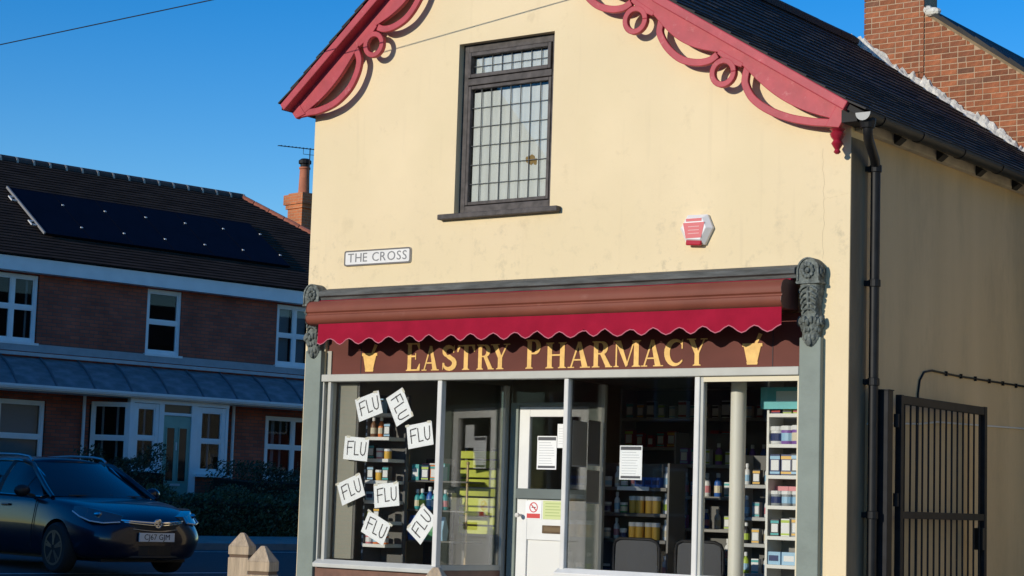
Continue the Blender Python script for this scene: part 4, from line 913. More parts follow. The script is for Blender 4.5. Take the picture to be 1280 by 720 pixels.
m.tube(P_, .0085, 6); m.build('line', blackpl, cb1, smooth=True)
for yy in [1.75, 2.05, 2.35, 2.65, 2.95, 3.25, 3.55]: m = MB(); m.box(5.46, 5.482, yy, yy+.014, 2.43, 2.468); m.build('clip', blackpl, cb1)
cb2 = thing('white_cable', (5.47, .5, 2.0), 'thin white cable sagging along the side wall behind the gate', 'cable')
m = MB(); m.tube([(5.466, .32, 1.965), (5.466, .46, 1.978), (5.466, 1.26, 2.012), (5.466, 1.6, 2.045), (5.466, 2.04, 2.052), (5.466, 3.45, 2.08), (5.466, 6.9, 2.12)], .008, 6); m.build('line', whitewall, cb2, smooth=True)

# ------------------------------------------------------------------ timber bollards
def bollard(x, y, top, ang, wd, label):
    o = thing('timber_bollard', (x, y, 0), label, 'bollard', 'timber bollards along the footway', rz=R(ang)); o.location = (x, y, 0)
    h = wd/2; m = MB(); m.box(-h, h, -h, h, 0, top-.175); m.build('shaft', wood, o, bevel=.006)
    m = MB(); g_ = h-.008; m.box(-g_, g_, -g_, g_, top-.175, top-.155); m.build('groove', groove_m, o)
    m = MB(); m.box(-h, h, -h, h, top-.155, top-.095); e = .014
    m.add([(-h, -h, top-.0949), (h, -h, top-.0949), (h, h, top-.0949), (-h, h, top-.0949), (-e, -e, top), (e, -e, top), (e, e, top), (-e, e, top)], [(0, 1, 5, 4), (1, 2, 6, 5), (2, 3, 7, 6), (3, 0, 4, 7), (4, 5, 6, 7)])
    m.build('pyramid_cap', wood, o, bevel=.004)
bollard(2.13, -2.92, 1.014, 24, .155, 'weathered timber bollard farther from the camera, taller of the pair'); bollard(3.64, -4.30, .978, 20, .15, 'weathered timber bollard overlapping the taller one, with a dark grooved head'); bollard(7.0, -6.83, 1.02, 22, .15, 'timber bollard whose pointed tip shows below the left shop window')

# ------------------------------------------------------------------ brick house behind the pharmacy
bh = thing('neighbouring_brick_house', (4.5, 7.0, 0), 'orange brick gable and chimney of the house joined to the pharmacy roof', 'house')
def verge(x): return 6.99-.711*(x-2.92)
bmat = brick_mat('orange_brickwork', (.36, .125, .055), (.27, .095, .045), (.52, .42, .31))
m = MB(); m.prism([(2.15, 3.0), (4.7, 3.0), (4.7, verge(4.7)), (2.15, verge(2.15)-.05)], 7.004, 7.3); m.build('gable_bedding', brickjoint, bh)
m = MB(); m.prism([(4.701, 0), (8.2, 0), (8.2, verge(8.2)), (4.701, verge(4.701))], 7.0, 7.3); m.build('gable_wall', bmat, bh)
m = MB(); m.box(2.15, 8.2, 7.301, 13.5, 0, 3.2); m.build('rear_walls', bmat, bh)
bricks = []
for i in range(3):
    for nm, L_ in (('s', .187), ('h', .089)):
        b_ = MB(); b_.box(0, L_, 0, .02, 0, .0535); bricks.append(((i, nm), b_.mesh('brick', (brick_a, brick_b, brick_c)[i])))
bricks = dict(bricks); random.seed(9); nb = 0
chim = None
m = MB(); m.box(2.155, 2.875, 6.988, 7.36, 6.3, 8.15); chim = m.build('chimney', brickjoint, bh)
off = ORG[bh]
def course(x0, x1, z, y, i, parent):
    global nb
    x = x0+(0 if i % 2 else -.098)
    while x < x1-.03:
        typ = 's' if (random.random() < .72) else 'h'; L_ = .187 if typ == 's' else .089
        a = max(x, x0); b = min(x+L_, x1)
        if b-a > .018 and roof_z(a)-.12 < z:
            c = random.choices((0, 1, 2), (6, 5, .8))[0]; o_ = inst('brick', bricks[(c, typ)], parent, (a-off.x, y-off.y+random.uniform(-.002, .002), z-off.z), (0, 0, 0), ((b-a)/L_, 1, 1)); nb += 1
        x += L_+.0115
for i in range(60):
    z = 5.0+i*.0645
    if z > 6.0 and z < 7.5: course(2.137, 2.883, z, 6.985, i, chim)
    # gable bricks
    xe = 2.92+(6.99-.06-z)/.711-.03
    if z < 6.93: course(2.893, min(4.55, xe), z, 7.0, i, bh)
m = MB(); m.box(2.08, 2.94, 6.94, 7.42, 8.15, 8.28); m.box(2.04, 2.98, 6.90, 7.46, 8.28, 8.36); m.build('chimney_cap', bmat, chim)
m = MB(); 
for i in range(26):
    x0 = 2.92+i*.2; x1 = x0+.2; m.hexa([(x0, 6.93, verge(x0)-.015), (x1, 6.93, verge(x1)-.015), (x1, 13.5, verge(x1)-.015), (x0, 13.5, verge(x0)-.015), (x0, 6.93, verge(x0)+.05), (x1, 6.93, verge(x1)+.035), (x1, 13.5, verge(x1)+.035), (x0, 13.5, verge(x0)+.05)])
m.build('verge_slates', slate, bh)
m = MB(); m.strip([(2.93, verge(2.93)-.017), (8.1, verge(8.1)-.017)], [(2.93, verge(2.93)-.055), (8.1, verge(8.1)-.055)], 6.975, 7.01); m.build('verge_mortar', M('tan_mortar', (.24, .17, .10), .95, var=.25, vs=10), bh)
m = MB(); m.ball((3.0, 6.97, verge(3.0)+.03), (.10, .06, .055), 10); m.ball((2.94, 6.97, verge(2.94)+.02), (.06, .05, .05), 8); m.build('mortar_haunch', mortar_m, chim)

# ------------------------------------------------------------------ brick house across the road
hs_ = thing('terraced_house', (HO.x, HO.y, 0), 'dark red brick house across the road with solar panels and white windows', 'house', rz=HY)
rb = brick_mat('dark_red_brickwork', (.45, .105, .052), (.30, .072, .040), (.13, .085, .07), msize=.018)
wht = M('house_white_joinery', (.88, .86, .82), .5, spec=.3, var=.05, vs=3)
BASE = .5
def hbox(name, mat, x0, x1, y0, y1, z0, z1, parent=hs_, bev=0.): m = MB(); m.box(x0, x1, y0, y1, z0, z1); return m.build(name, mat, parent, bevel=bev)
SL, SR = -14.5, 7.4
# front wall pieces round the openings
openU = [(-5.25, -3.60), (-.967, -.077), (2.53, 4.1)]; openG = [(-5.4, -3.28), (-2.25, 1.30), (2.33, 4.0)]
wm = MB()
def wall_row(z0, z1, ops):
    x = SL
    for a, b in ops+[(SR, SR)]:
        if a > x: wm.box(x, a, 0, .25, z0, z1)
        x = b
wall_row(4.19, 5.60, openU); wm.box(SL, SR, 0, .25, 3.05, 4.19); wm.box(SL, SR, 0, .25, 5.60, 5.9); wall_row(1.6, 3.05, openG); wall_row(BASE-.3, 1.6, [(-2.25, 1.30)])
wm.box(SL, SL+.25, .251, 7, BASE-.3, 5.9); wm.box(SR-.25, SR, .251, 7, BASE-.3, 5.9); wm.box(SL, SR, 7, 7.25, BASE-.3, 5.9)
wm.build('wall', rb, hs_)
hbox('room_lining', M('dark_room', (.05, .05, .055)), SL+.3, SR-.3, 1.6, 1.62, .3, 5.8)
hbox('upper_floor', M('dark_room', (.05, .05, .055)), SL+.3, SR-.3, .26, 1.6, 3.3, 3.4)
hbox('fascia_board', wht, SL-.1, SR+.25, -.26, -.23, 5.62, 5.905)
hbox('soffit', wht, SL-.1, SR+.25, -.229, -.001, 5.62, 5.64)
hbox('string_course', M('house_stone_band', (.36, .37, .37), .7, var=.1), SL, SR, -.06, -.002, 4.02, 4.18)
hbox('string_course', M('house_stone_band2', (.50, .50, .48), .7, var=.1), SL, SR, -.10, -.002, 3.93, 4.0)
# roof with hip
RY, RZ_ = 3.5, 8.55; EY, EZ = -.32, 5.93; RS = 3.9; HS = RS+3.82
m = MB(); m.add([(SL-.1, EY, EZ), (HS, EY, EZ), (RS, RY, RZ_), (SL-.1, RY, RZ_), (HS, 7.32, EZ), (SL-.1, 7.32, EZ)], [(0, 1, 2, 3), (1, 4, 2), (4, 5, 3, 2), (0, 3, 5), (0, 5, 4, 1)])
hroofm = M('dark_plain_tile', (.046, .030, .022), .9, spec=.1, var=.4, vs=3, stretch=(.6, 3, 3), bump=.2)
hroof = m.build('roof', slatedk, hs_)
# tile courses as real steps
m = MB(); NC = 36; dl = Vector((0, RY-EY, RZ_-EZ)); nn = Vector((0, -dl.z, dl.y)).normalized()
for i in range(NC):
    a = i/NC; b = (i+1.25)/NC; b = min(b, 1)
    xr0 = HS-(HS-RS)*a; xr1 = HS-(HS-RS)*b
    p0 = Vector((0, EY, EZ))+dl*a+nn*.03; p1 = Vector((0, EY, EZ))+dl*b+nn*.008; q0 = p0-nn*.015; q1 = p1-nn*.007
    m.hexa([(SL-.1, q0.y, q0.z), (xr0, q0.y, q0.z), (xr1, q1.y, q1.z), (SL-.1, q1.y, q1.z), (SL-.1, p0.y, p0.z), (xr0, p0.y, p0.z), (xr1, p1.y, p1.z), (SL-.1, p1.y, p1.z)])
tag(m.build('roof_tile', hroofm, hroof), kind='stuff')
half = [(-.13, -.07), (-.115, .0), (-.07, .05), (0, .07), (.07, .05), (.115, 0), (.13, -.07)]
tm = MB(); tm.prism([(a, b) for a, b in half], 0, .40, 'x'); tm2 = tm
rtme = MB().prism(half, 0, .405, 'x').mesh('ridge_tile', M('dark_ridge_tile', (.05, .042, .038), .8, rnd=.25, var=.3), smooth=False)
capj = MB().prism([(a*1.12, b*1.12+.004) for a, b in half], 0, .05, 'x').mesh('mortar_joint', M('pale_joint', (.42, .38, .32), .9))
x = SL
while x < RS-.1:
    o_ = inst('ridge_tile', rtme, hroof, (x, RY, RZ_+.01)); inst('mortar_joint', capj, o_, (.385, 0, -.012)); x += .42
hipd = Vector((HS, EY, EZ))-Vector((RS, RY, RZ_)); hl = hipd.length; qh = hipd.to_track_quat('X', 'Z').to_euler()
hipme = MB().prism([(a*.85, b*.85) for a, b in half], 0, .40, 'x').mesh('hip_tile', M('orange_hip_tile', (.42, .13, .07), .8, rnd=.15, var=.2))
for i in range(int(hl/.42)): p = Vector((RS, RY, RZ_+.02))+hipd*(i*.42/hl); inst('hip_tile', hipme, hroof, p, qh)
# solar panels in one row
rs_q = Matrix(((1, 0, 0), (0, dl.y/dl.length, nn.y), (0, dl.z/dl.length, nn.z)))
rq = rs_q.to_euler()
pan = MB(); pan.box(-.53, .53, 0, 1.98, .05, .085); pme = pan.mesh('solar_panel', M('solar_glass', (.004, .005, .012), .5, var=.2, vs=2, spec=.03))
pf = MB(); pf.box(-.535, -.528, -.005, 1.985, .045, .089); pf.box(.528, .535, -.005, 1.985, .045, .089); pf.box(-.528, .528, -.005, .002, .045, .089); pf.box(-.528, .528, 1.978, 1.985, .045, .089); pfm = pf.mesh('panel_frame', M('panel_frame_black', (.006, .006, .010), .6, spec=.05))
clm = MB(); clm.box(-.025, .025, -.02, .02, .085, .10); clme = clm.mesh('panel_clamp', alu)
for i in range(6):
    p = Vector((-2.70+i*1.07, EY, EZ))+dl.normalized()*.98
    po_ = inst('solar_panel', pme, hs_, p, rq); inst('panel_frame', pfm, po_)
    for v_ in (.48, 1.46): inst('panel_clamp', clme, po_, (.535, v_, 0))
m = MB(); m.beam((-3.28, 0, .075), (-3.28, 2.0, .075), .035, .05); 
rail = m.mesh('panel_rail', M('dull_rail', (.22, .22, .22), .6)); inst('panel_rail', rail, hs_, Vector((0, EY, EZ))+dl.normalized()*.98, rq)
for v_ in (.35, 1.4):
    m = MB(); m.box(-3.42, -3.29, v_, v_+.03, .05, .075); m.box(-3.42, -3.29, v_+.16, v_+.19, .05, .075); m.box(-3.43, -3.40, v_, v_+.19, .05, .075); inst('rail_hook', m.mesh('rail_hook', alu), hs_, Vector((0, EY, EZ))+dl.normalized()*.98, rq)
# windows
curtm = M('pale_blind', (.55, .54, .50), .9); darkc = M('dark_curtain', (.09, .10, .11), .9)
def hwin(x0, x1, z0, z1, cols, tr, y=.03, fwid=.07, parent=hs_, strips=(), name='window', blind=None):
    m = MB(); m.box(x0, x0+fwid, y, y+.08, z0, z1); m.box(x1-fwid, x1, y, y+.08, z0, z1); m.box(x0+fwid, x1-fwid, y, y+.08, z1-fwid, z1); m.box(x0+fwid, x1-fwid, y, y+.08, z0, z0+fwid)
    w_ = m.build(name, wht, parent, bevel=.006)
    ix0, ix1, iz0, iz1 = x0+fwid, x1-fwid, z0+fwid, z1-fwid
    m = MB()
    for i in range(1, cols): xx = lerp(ix0, ix1, i/cols); m.box(xx-.035, xx+.035, y+.005, y+.075, iz0, iz1)
    if m.v: m.build('mullion', wht, w_)
    zt = lerp(iz0, iz1, tr)
    for i in range(cols):
        a = lerp(ix0, ix1, i/cols)+(.036 if i else 0); b = lerp(ix0, ix1, (i+1)/cols)-(.036 if i < cols-1 else 0)
        m = MB(); m.box(a, b, y+.004, y+.074, zt-.03, zt+.03); m.build('transom', wht, w_)
        for za, zb in ((iz0, zt-.03), (zt+.03, iz1)):
            m = MB(); m.box(a, b, y+.035, y+.043, za, zb); m.build('pane', glass2, w_)
            sm = sash(a, b, za, zb, .028, y+.012, y+.06, ''); sm.build('sash', wht, w_)
    m = MB(); m.box(x0-.04, x1+.04, y-.10, y+.0, z0-.05, z0-.002); m.build('sill', wht, w_)
    if blind is not None:
        m = MB(); m.box(ix0, ix1, y+.14, y+.15, lerp(iz0, iz1, blind), iz1); m.build('blind', curtm, w_)
    for a, b in strips:
        m = MB(); m.box(lerp(ix0, ix1, a), lerp(ix0, ix1, b), y+.14, y+.15, iz0, iz1); m.build('curtain', curtm, w_)
    return w_
hwin(-5.25, -3.62, 4.20, 5.585, 3, .52, strips=((.26, .30), (.92, .95)))
hwin(-.967, -.077, 4.20, 5.595, 1, .5)
hwin(2.53, 4.08, 4.20, 5.585, 3, .5, strips=((.0, .28), (.4, .62)))
hwin(-5.4, -3.30, 1.62, 3.04, 2, .48, blind=0.0)
hwin(2.36, 3.96, 1.62, 3.04, 2, .52, strips=((.14, .2), (.3, .34)))
# canopy: lead sheets with rolls
canm = M('lead_canopy', (.19, .20, .21), .55, metal=.0, var=.35, vs=3, stretch=(1, 2, 2))
def cany(t): return (lerp(-.02, -.78, t), 3.90-.30*t**.8-.34*t**2.2)
cst = [i/8 for i in range(9)]
sheetm = MB(); sheetm.add([(a, *cany(t)) for a in (0, .885) for t in cst]+[(a, cany(t)[0], cany(t)[1]-.03) for a in (0, .885) for t in cst],
    [(i, i+1, 9+i+1, 9+i) for i in range(8)]+[(18+i, 27+i, 27+i+1, 18+i+1) for i in range(8)]+[(i, 18+i, 18+i+1, i+1) for i in range(8)]+[(9+i, 9+i+1, 27+i+1, 27+i) for i in range(8)]+[(0, 9, 27, 18), (8, 26, 35, 17)])
cme = sheetm.mesh('lead_sheet', canm, smooth=True)
rolm = MB(); rolm.tube([(0, cany(t)[0], cany(t)[1]+.012) for t in cst], .026, 8); rolme = rolm.mesh('lead_roll', M('lead_roll_m', (.12, .135, .155), .6), smooth=True)
can = hbox('canopy', wht, SL, SR, -.80, -.74, 3.225, 3.29)
x = -14.3
while x < 7.0: inst('lead_sheet', cme, can, (x, 0, 0)); inst('lead_roll', rolme, can, (x-.0075, 0, 0)); x += .90
hbox('canopy_soffit', wht, SL, SR, -.739, -.001, 3.20, 3.222, can); hbox('canopy_gutter', wht, SL, SR, -.83, -.801, 3.26, 3.31, can)
# bay porch: front plane at y=-.6, splayed left pane
BY = -.60
def hw_plane(p, q, z0, z1, cols, tr, name, strips=(), fwid=.07):
    """window standing on the plan line p-q, built flat then turned into place"""
    L_ = (Vector(q)-Vector(p)).length; ang = math.atan2(q[1]-p[1], q[0]-p[0])
    before = set(bpy.data.objects); w_ = hwin(0, L_, z0, z1, cols, tr, 0, fwid, hs_, strips, name); w_.location = (p[0], p[1], 0); w_.rotation_euler = (0, 0, ang); return w_
hw_plane((-2.23, -.03), (-1.66, BY), 1.66, 3.10, 1, .48, 'bay_window', ((.2, .27), (.66, .73)))
hw_plane((-1.55, BY), (-.93, BY), 1.66, 3.10, 1, .50, 'bay_window', ((.12, .2), (.55, .66)), .09)
hw_plane((.06, BY), (.80, BY), 1.66, 3.10, 1, .50, 'bay_window', ((.12, .2), (.5, .6)), .1)
hw_plane((.86, BY+.04), (1.28, -.02), 1.66, 3.10, 1, .5, 'bay_window', (), .05)
m = MB(); m.box(-1.66, -1.55, BY-.01, BY+.09, 1.6, 3.2); m.box(-.93, -.80, BY-.01, BY+.09, BASE, 3.2); m.box(-.10, .06, BY-.01, BY+.09, BASE, 3.2); m.box(.80, .87, BY-.01, BY+.09, 1.6, 3.2); m.box(-.80, -.10, BY-.008, BY+.09, 2.88, 2.94); m.build('porch_post', wht, hs_, bevel=.004)
m = MB(); m.box(-1.66, .87, BY-.02, BY+.1, 3.11, 3.198); m.build('porch_head', wht, hs_)
hbox('fanlight', M('fanlight_glass', (.10, .09, .06), .15), -.80, -.10, BY+.04, BY+.05, 2.94, 3.11)
m = MB(); m.prism([(-2.24, -.02), (-1.66, BY+.01), (-.94, BY+.01), (-.94, BY+.2), (-1.6, BY+.25), (-2.2, .1)], .3, 1.60, 'z'); m.build('bay_plinth', rb, hs_); m = MB(); m.prism([(.07, BY+.01), (.86, BY+.01), (1.29, -.01), (1.2, .1), (.07, BY+.3)], .3, 1.60, 'z'); m.build('bay_plinth', rb, hs_)
dg_ = M('sage_green_door', (.22, .40, .32), .45, var=.06)
m = MB(); m.box(-.795, -.105, BY+.02, BY+.06, .78, 2.875); hdoor = m.build('front_door', dg_, hs_, bevel=.004)
for a in (-.70, -.385): m = MB(); m.box(a, a+.19, BY+.012, BY+.0195, 1.50, 2.62); m.build('pane', M('door_dark_glass', (.02, .02, .018), .12), hdoor); m = sash(a-.02, a+.21, 1.48, 2.64, .022, BY+.006, BY+.0192, ''); m.build('beading', dg_, hdoor)
m = MB(); m.box(-.60, -.32, BY+.0, BY+.019, 1.40, 1.445); m.build('letter_plate', alu, hdoor); m = MB(); m.box(-.475, -.435, BY+.0, BY+.019, 2.15, 2.32); m.build('knocker', alu, hdoor)
m = MB(); m.box(-.85, -.05, BY-.35, BY+.02, BASE-.3, .76); m.build('door_step', concrete, hs_)
# downpipes
for xa in (-2.42, 1.40): m = MB(); m.tube([(xa, -.06, 3.2), (xa, -.06, .5)], .035, 8); m.build('downpipe', wht, hs_, smooth=True)
# chimney beyond the hip, with pot and aerial
m = MB(); m.box(6.80, 7.50, 4.7, 5.3, 7.2, 8.75); m.box(6.76, 7.54, 4.65, 5.35, 8.75, 8.86); m.box(6.72, 7.58, 4.60, 5.40, 8.86, 9.12); m.box(6.80, 7.50, 4.7, 5.3, 9.12, 9.17)
hc = m.build('chimney', brick_mat('bright_chimney_brick', (.50, .15, .05), (.40, .12, .045), (.45, .28, .16)), hs_)
m = MB(); m.lathe([(.165, 0), (.15, .05), (.135, .5), (.13, .66), (.155, .68), (.155, .72), (.12, .73)], (7.07, 5.0, 9.16), 14); m.build('chimney_pot', M('terracotta_pot', (.42, .14, .07), .8, var=.15), hc, smooth=True)
m = MB(); m.lathe([(.12, .72), (.12, .80), (.17, .82), (.17, .90), (.10, .95)], (7.07, 5.0, 9.16), 12); m.build('pot_cowl', darkmetal, hc)
m = MB(); m.tube([(7.0, 4.72, 8.9), (7.0, 4.72, 10.36)], .015, 6); m.tube([(5.95, 4.72, 10.27), (7.75, 4.72, 10.38)], .012, 6); m.tube([(6.78, 4.72, 10.31), (6.78, 4.72, 10.17), (7.15, 4.72, 10.19), (7.15, 4.72, 10.33)], .008, 6)
for i in range(12): xx = 6.0+i*.12; m.tube([(xx, 4.62, 10.275+(xx-5.95)*.06), (xx, 4.82, 10.275+(xx-5.95)*.06)], .005, 5)
m.build('aerial', darkmetal, hs_)

# ------------------------------------------------------------------ hedge and shrubs
leafm = M('hedge_leaf', (.065, .095, .035), .6, var=.5, vs=4); leafm2 = M('shrub_leaf', (.045, .062, .026), .7, var=.5, vs=4); stemm = M('hedge_stem', (.07, .05, .035), .9)
def leafy(n, sampler, size, seed):
    random.seed(seed); V = []; F2 = []
    for i in range(n):
        p, nn_ = sampler(); a = Vector((random.gauss(0, 1), random.gauss(0, 1), random.gauss(0, 1))).normalized(); b = a.orthogonal().normalized(); s_ = size*random.uniform(.6, 1.3); c = a.cross(b); k0 = len(V)
        V += [p-b*s_, p+c*s_*.5, p+b*s_, p-c*s_*.5]; F2.append((k0, k0+1, k0+2, k0+3))
    m = MB(); m.add(V, F2); return m
def hedge(name, s0, s1, w0, w1, h, n, mat, label, seed, lump=.12, size=.035):
    o = thing(name, gp((s0+s1)/2, (w0+w1)/2), label, 'hedge' if 'hedge' in name else 'shrub')
    def smp():
        s_ = random.uniform(s0, s1); ang = random.uniform(0, math.pi); base = gp(s_, 0); top = h*(1+lump*math.sin(s_*3.1)+lump*.6*math.sin(s_*7.7+1))
        cw = (w0+w1)/2; rw = (w1-w0)/2*(1+lump*math.sin(s_*5.3)); k_ = random.uniform(.72, 1.03)**.5
        wd = cw+rw*k_*max(-1, min(1, 1.3*math.cos(ang))); zz = top*max(.02, min(1, 1.25*math.sin(ang)))*random.uniform(.25, 1) if random.random() < .6 else top*min(1, 1.25*math.sin(ang))*k_
        p = Vector(gp(s_, wd)); p.z = gz(cw)+zz; return p, None
    leafy(n, smp, size, seed).build('foliage', mat, o)
    m = MB(); core = [gp(s0+.1, w0+.15), gp(s1-.1, w0+.15), gp(s1-.1, w1-.15), gp(s0+.1, w1-.15)]
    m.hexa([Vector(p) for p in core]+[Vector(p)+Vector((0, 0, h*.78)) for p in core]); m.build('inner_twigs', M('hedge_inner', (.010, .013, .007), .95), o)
    m = MB(); random.seed(seed+1)
    for i in range(int((s1-s0)/.3)): q = Vector(gp(s0+.15+i*.3, (w0+w1)/2)); m.tube([q, q+Vector((random.uniform(-.1, .1), random.uniform(-.1, .1), h*.7))], [.025, .01], 5)
    m.build('stems', stemm, o)
hedge('clipped_hedge', -3.3, 3.2, 3.6, 4.5, .88, 26000, leafm, 'long clipped dark green hedge in front of the brick house', 31)
hedge('dark_shrub', .05, 3.4, 1.0, 2.6, 1.30, 12000, leafm2, 'dark evergreen shrub below the right window of the brick house', 32, .10)
hedge('leafy_shrub', -3.2, -1.5, 1.0, 2.0, 1.42, 7000, leafm2, 'leafy shrub showing over the car roof by the bay window', 33, .12)

# ------------------------------------------------------------------ overhead wire and its pole
wd_ = Vector((.9895, .1243, .0735)).normalized(); w0_ = Vector((-.244, -1.359, 5.576))
def wire_pt(t): p = w0_+wd_*t; return p
wr = thing('overhead_wire', (0, -1, 5.6), 'thin dark overhead wire crossing the sky at top left', 'wire')
m = MB(); m.tube([wire_pt(t) for t in range(-9, 15, 1)], .005, 6); m.build('line', blackpl, wr, smooth=True)
po = wire_pt(-9); tp = thing('telegraph_pole', (po.x, po.y, 0), 'wooden telegraph pole carrying the overhead wire', 'pole')
m = MB(); m.tube([(po.x, po.y, -.3), (po.x, po.y, 5.3)], [.13, .10], 12); m.build('pole', M('pole_timber', (.12, .085, .06), .9, var=.2), tp, smooth=True)
m = MB(); m.beam((po.x, po.y-.3, po.z-.04), (po.x, po.y+.3, po.z-.04), .07, .07); m.build('crossarm', MATS['pole_timber'], tp)

# ------------------------------------------------------------------ unseen houses added to cast shade, bounce light and fill reflections
def plain_house(name, label, x0, x1, y0, y1, eave, ridge, along, mat, face, n):
    """added two storey house out of the picture: walls, pitched roof, windows and a door on one face"""
    o = thing(name, ((x0+x1)/2, (y0+y1)/2, 0), label, 'house')
    m = MB(); m.box(x0, x1, y0, y1, -.2, eave); m.build('wall', mat, o)
    m = MB()
    if along == 'x': c = (y0+y1)/2; m.prism([(y0-.3, eave), (y1+.3, eave), (y1+.3, eave+.12), (c, ridge), (y0-.3, eave+.12)], x0-.3, x1+.3, 'x')
    else: c = (x0+x1)/2; m.prism([(x0-.3, eave), (x1+.3, eave), (x1+.3, eave+.12), (c, ridge), (x0-.3, eave+.12)], y0-.3, y1+.3, 'y')
    m.build('roof', slate, o)
    for i in range(n):
        for zz in (1.0, 3.8):
            t = (i+.5)/n
            if face in ('+y', '-y'):
                xx = lerp(x0, x1, t); yy = y1 if face == '+y' else y0; sg_ = 1 if face == '+y' else -1; a, b = sorted((yy+sg_*.002, yy+sg_*.05)); c1, d1 = sorted((yy+sg_*.051, yy+sg_*.06))
                if i == n//2 and zz == 1.0: m = MB(); m.box(xx-.45, xx+.45, a, b, .05, 2.15); m.build('door', M('far_door', (.05, .06, .1), .4), o); continue
                m = MB(); m.box(xx-.6, xx+.6, a, b, zz, zz+1.4); f_ = m.build('window', wht, o); m = MB(); m.box(xx-.52, xx+.52, c1, d1, zz+.08, zz+1.32); m.build('pane', M('far_glass', (.02, .025, .03), .1), f_)
            else:
                yy = lerp(y0, y1, t); xx = x0; m = MB(); m.box(xx-.05, xx-.002, yy-.6, yy+.6, zz, zz+1.4); f_ = m.build('window', wht, o); m = MB(); m.box(xx-.06, xx-.051, yy-.52, yy+.52, zz+.08, zz+1.32); m.build('pane', M('far_glass', (.02, .025, .03), .1), f_)
    return o
plain_house('added_shade_house', 'tall brick corner house added unseen beyond the left edge to shade the road', -28, -9, -17, -6.5, 6.6, 10.2, 'x', rb, '+y', 5)  # unseen house added as a shade caster for the car and road
plain_house('added_reflection_house', 'brick house added across the main road behind the camera for dark reflections', -46, -22, -44, -36, 5.6, 8.2, 'x', rb, '+y', 7)  # unseen, added so the shop glass mirrors a dark front
plain_house('added_reflection_house', 'second brick house added across the main road behind the camera for dark reflections', -20, 6, -44, -36, 5.8, 8.4, 'x', rb, '+y', 7)  # unseen, added to carry the dark shop glass reflection further
plain_house('added_bounce_house', 'cream house added out of view behind the pharmacy to bounce warm light', -4.6, 1.4, 8.5, 26, 5.4, 7.0, 'y', cream, '-x', 5)  # unseen, added to bounce warm light onto the house across the road
plain_house('added_rear_house', 'brick house added behind the pharmacy yard beyond the right edge to darken reflections', 15, 24, 22, 48, 6.0, 9.2, 'y', rb, '-x', 6)  # unseen, added to darken what the far house windows mirror
plain_house('added_side_house', 'cream house added beyond the right edge to bounce light on the side wall', 11.5, 19, 3, 15, 5.4, 8.0, 'y', cream, '-x', 3)  # unseen, added as a pale reflector for the pharmacy side wall

# unseen cream outbuilding added to bounce warm light onto the pharmacy side wall
ob = thing('added_bounce_outbuilding', (9, 5.5, 0), 'low cream outbuilding added beyond the right edge to bounce light on the side wall', 'outbuilding')
m = MB(); m.box(5.85, 11.2, 4.0, 6.6, 0, 4.0); m.build('wall', cream, ob)
m = MB(); m.prism([(3.8, 4.0), (6.8, 4.0), (6.8, 4.4), (3.8, 4.12)], 5.8, 11.4, 'x'); m.build('roof', slate, ob)
m = MB(); m.box(7.2, 8.1, 3.96, 3.998, .02, 2.05); m.build('door', M('far_door', (.05, .06, .1), .4), ob)

# ------------------------------------------------------------------ parked estate car (x forward, y to its left, origin under the front axle)
car = thing('parked_car', (-7.18, 4.38, .215), 'dark navy estate car parked on the road in front of the brick house', 'car', rz=R(-10.9)); car.location = (-7.18, 4.38, .212)
paint = M('navy_metallic_paint', (.004, .008, .024), .3, metal=.3, coat=.7, spec=.5)
trim = M('car_black_trim', (.012, .012, .013), .55); chrome = M('chrome', (.65, .66, .68), .12, metal=1.0); carglass = M('car_glass', (.008, .010, .012), .03, spec=.7); tyre = M('tyre_rubber', (.018, .018, .018), .85); rim_m = M('alloy_rim', (.07, .072, .078), .4, metal=.7)
#      x     zb   wb   zm   wm   zs   ws   zt
ST = [(-3.74, .52, .50, .66, .64, .88, .60, .92), (-3.70, .36, .68, .64, .78, .92, .74, .97), (-3.55, .25, .78, .62, .86, .97, .81, 1.01), (-3.0, .20, .80, .60, .895, .99, .845, 1.02), (-2.3, .19, .80, .58, .90, .975, .85, 1.01), (-1.5, .19, .80, .56, .895, .96, .85, 1.0), (-.8, .19, .80, .56, .89, .95, .845, .99),
      (-.35, .19, .80, .56, .89, .935, .83, .985), (.0, .19, .80, .57, .895, .905, .80, .955), (.35, .19, .79, .56, .885, .85, .745, .905), (.60, .19, .76, .53, .855, .795, .675, .845), (.78, .20, .69, .50, .79, .735, .575, .775), (.88, .21, .58, .48, .68, .68, .48, .70), (.935, .23, .44, .47, .54, .62, .38, .635), (.955, .28, .30, .46, .40, .57, .28, .58)]
bm = bmesh.new(); ringsv = []
for (x, zb, wb, zm, wm, zs, ws, zt) in ST:
    hf = [(0, zb), (wb*.6, zb), (wb*.97, zb+.015), (wb+.02, zb+.09), (lerp(wb, wm, .75), lerp(zb, zm, .6)), (wm, zm), (lerp(wm, ws, .35), lerp(zm, zs, .55)), (lerp(wm, ws, .75)+.005, lerp(zm, zs, .86)), (ws-.01, zs+.012), (ws*.8, lerp(zs, zt, .45)+.012), (ws*.45, lerp(zs, zt, .86)), (0, zt)]
    full = [(y, z) for y, z in hf]+[(-y, z) for y, z in hf[-2:0:-1]]
    ringsv.append([bm.verts.new((x, y, z)) for y, z in full])
for a, b in zip(ringsv, ringsv[1:]):
    n = len(a)
    for i in range(n): bm.faces.new((a[i], a[(i+1) % n], b[(i+1) % n], b[i]))
bm.faces.new(ringsv[0]); bm.faces.new(list(reversed(ringsv[-1])))
bmesh.ops.recalc_face_normals(bm, faces=bm.faces); bme_ = bpy.data.meshes.new('body'); bm.to_mesh(bme_); bm.free()
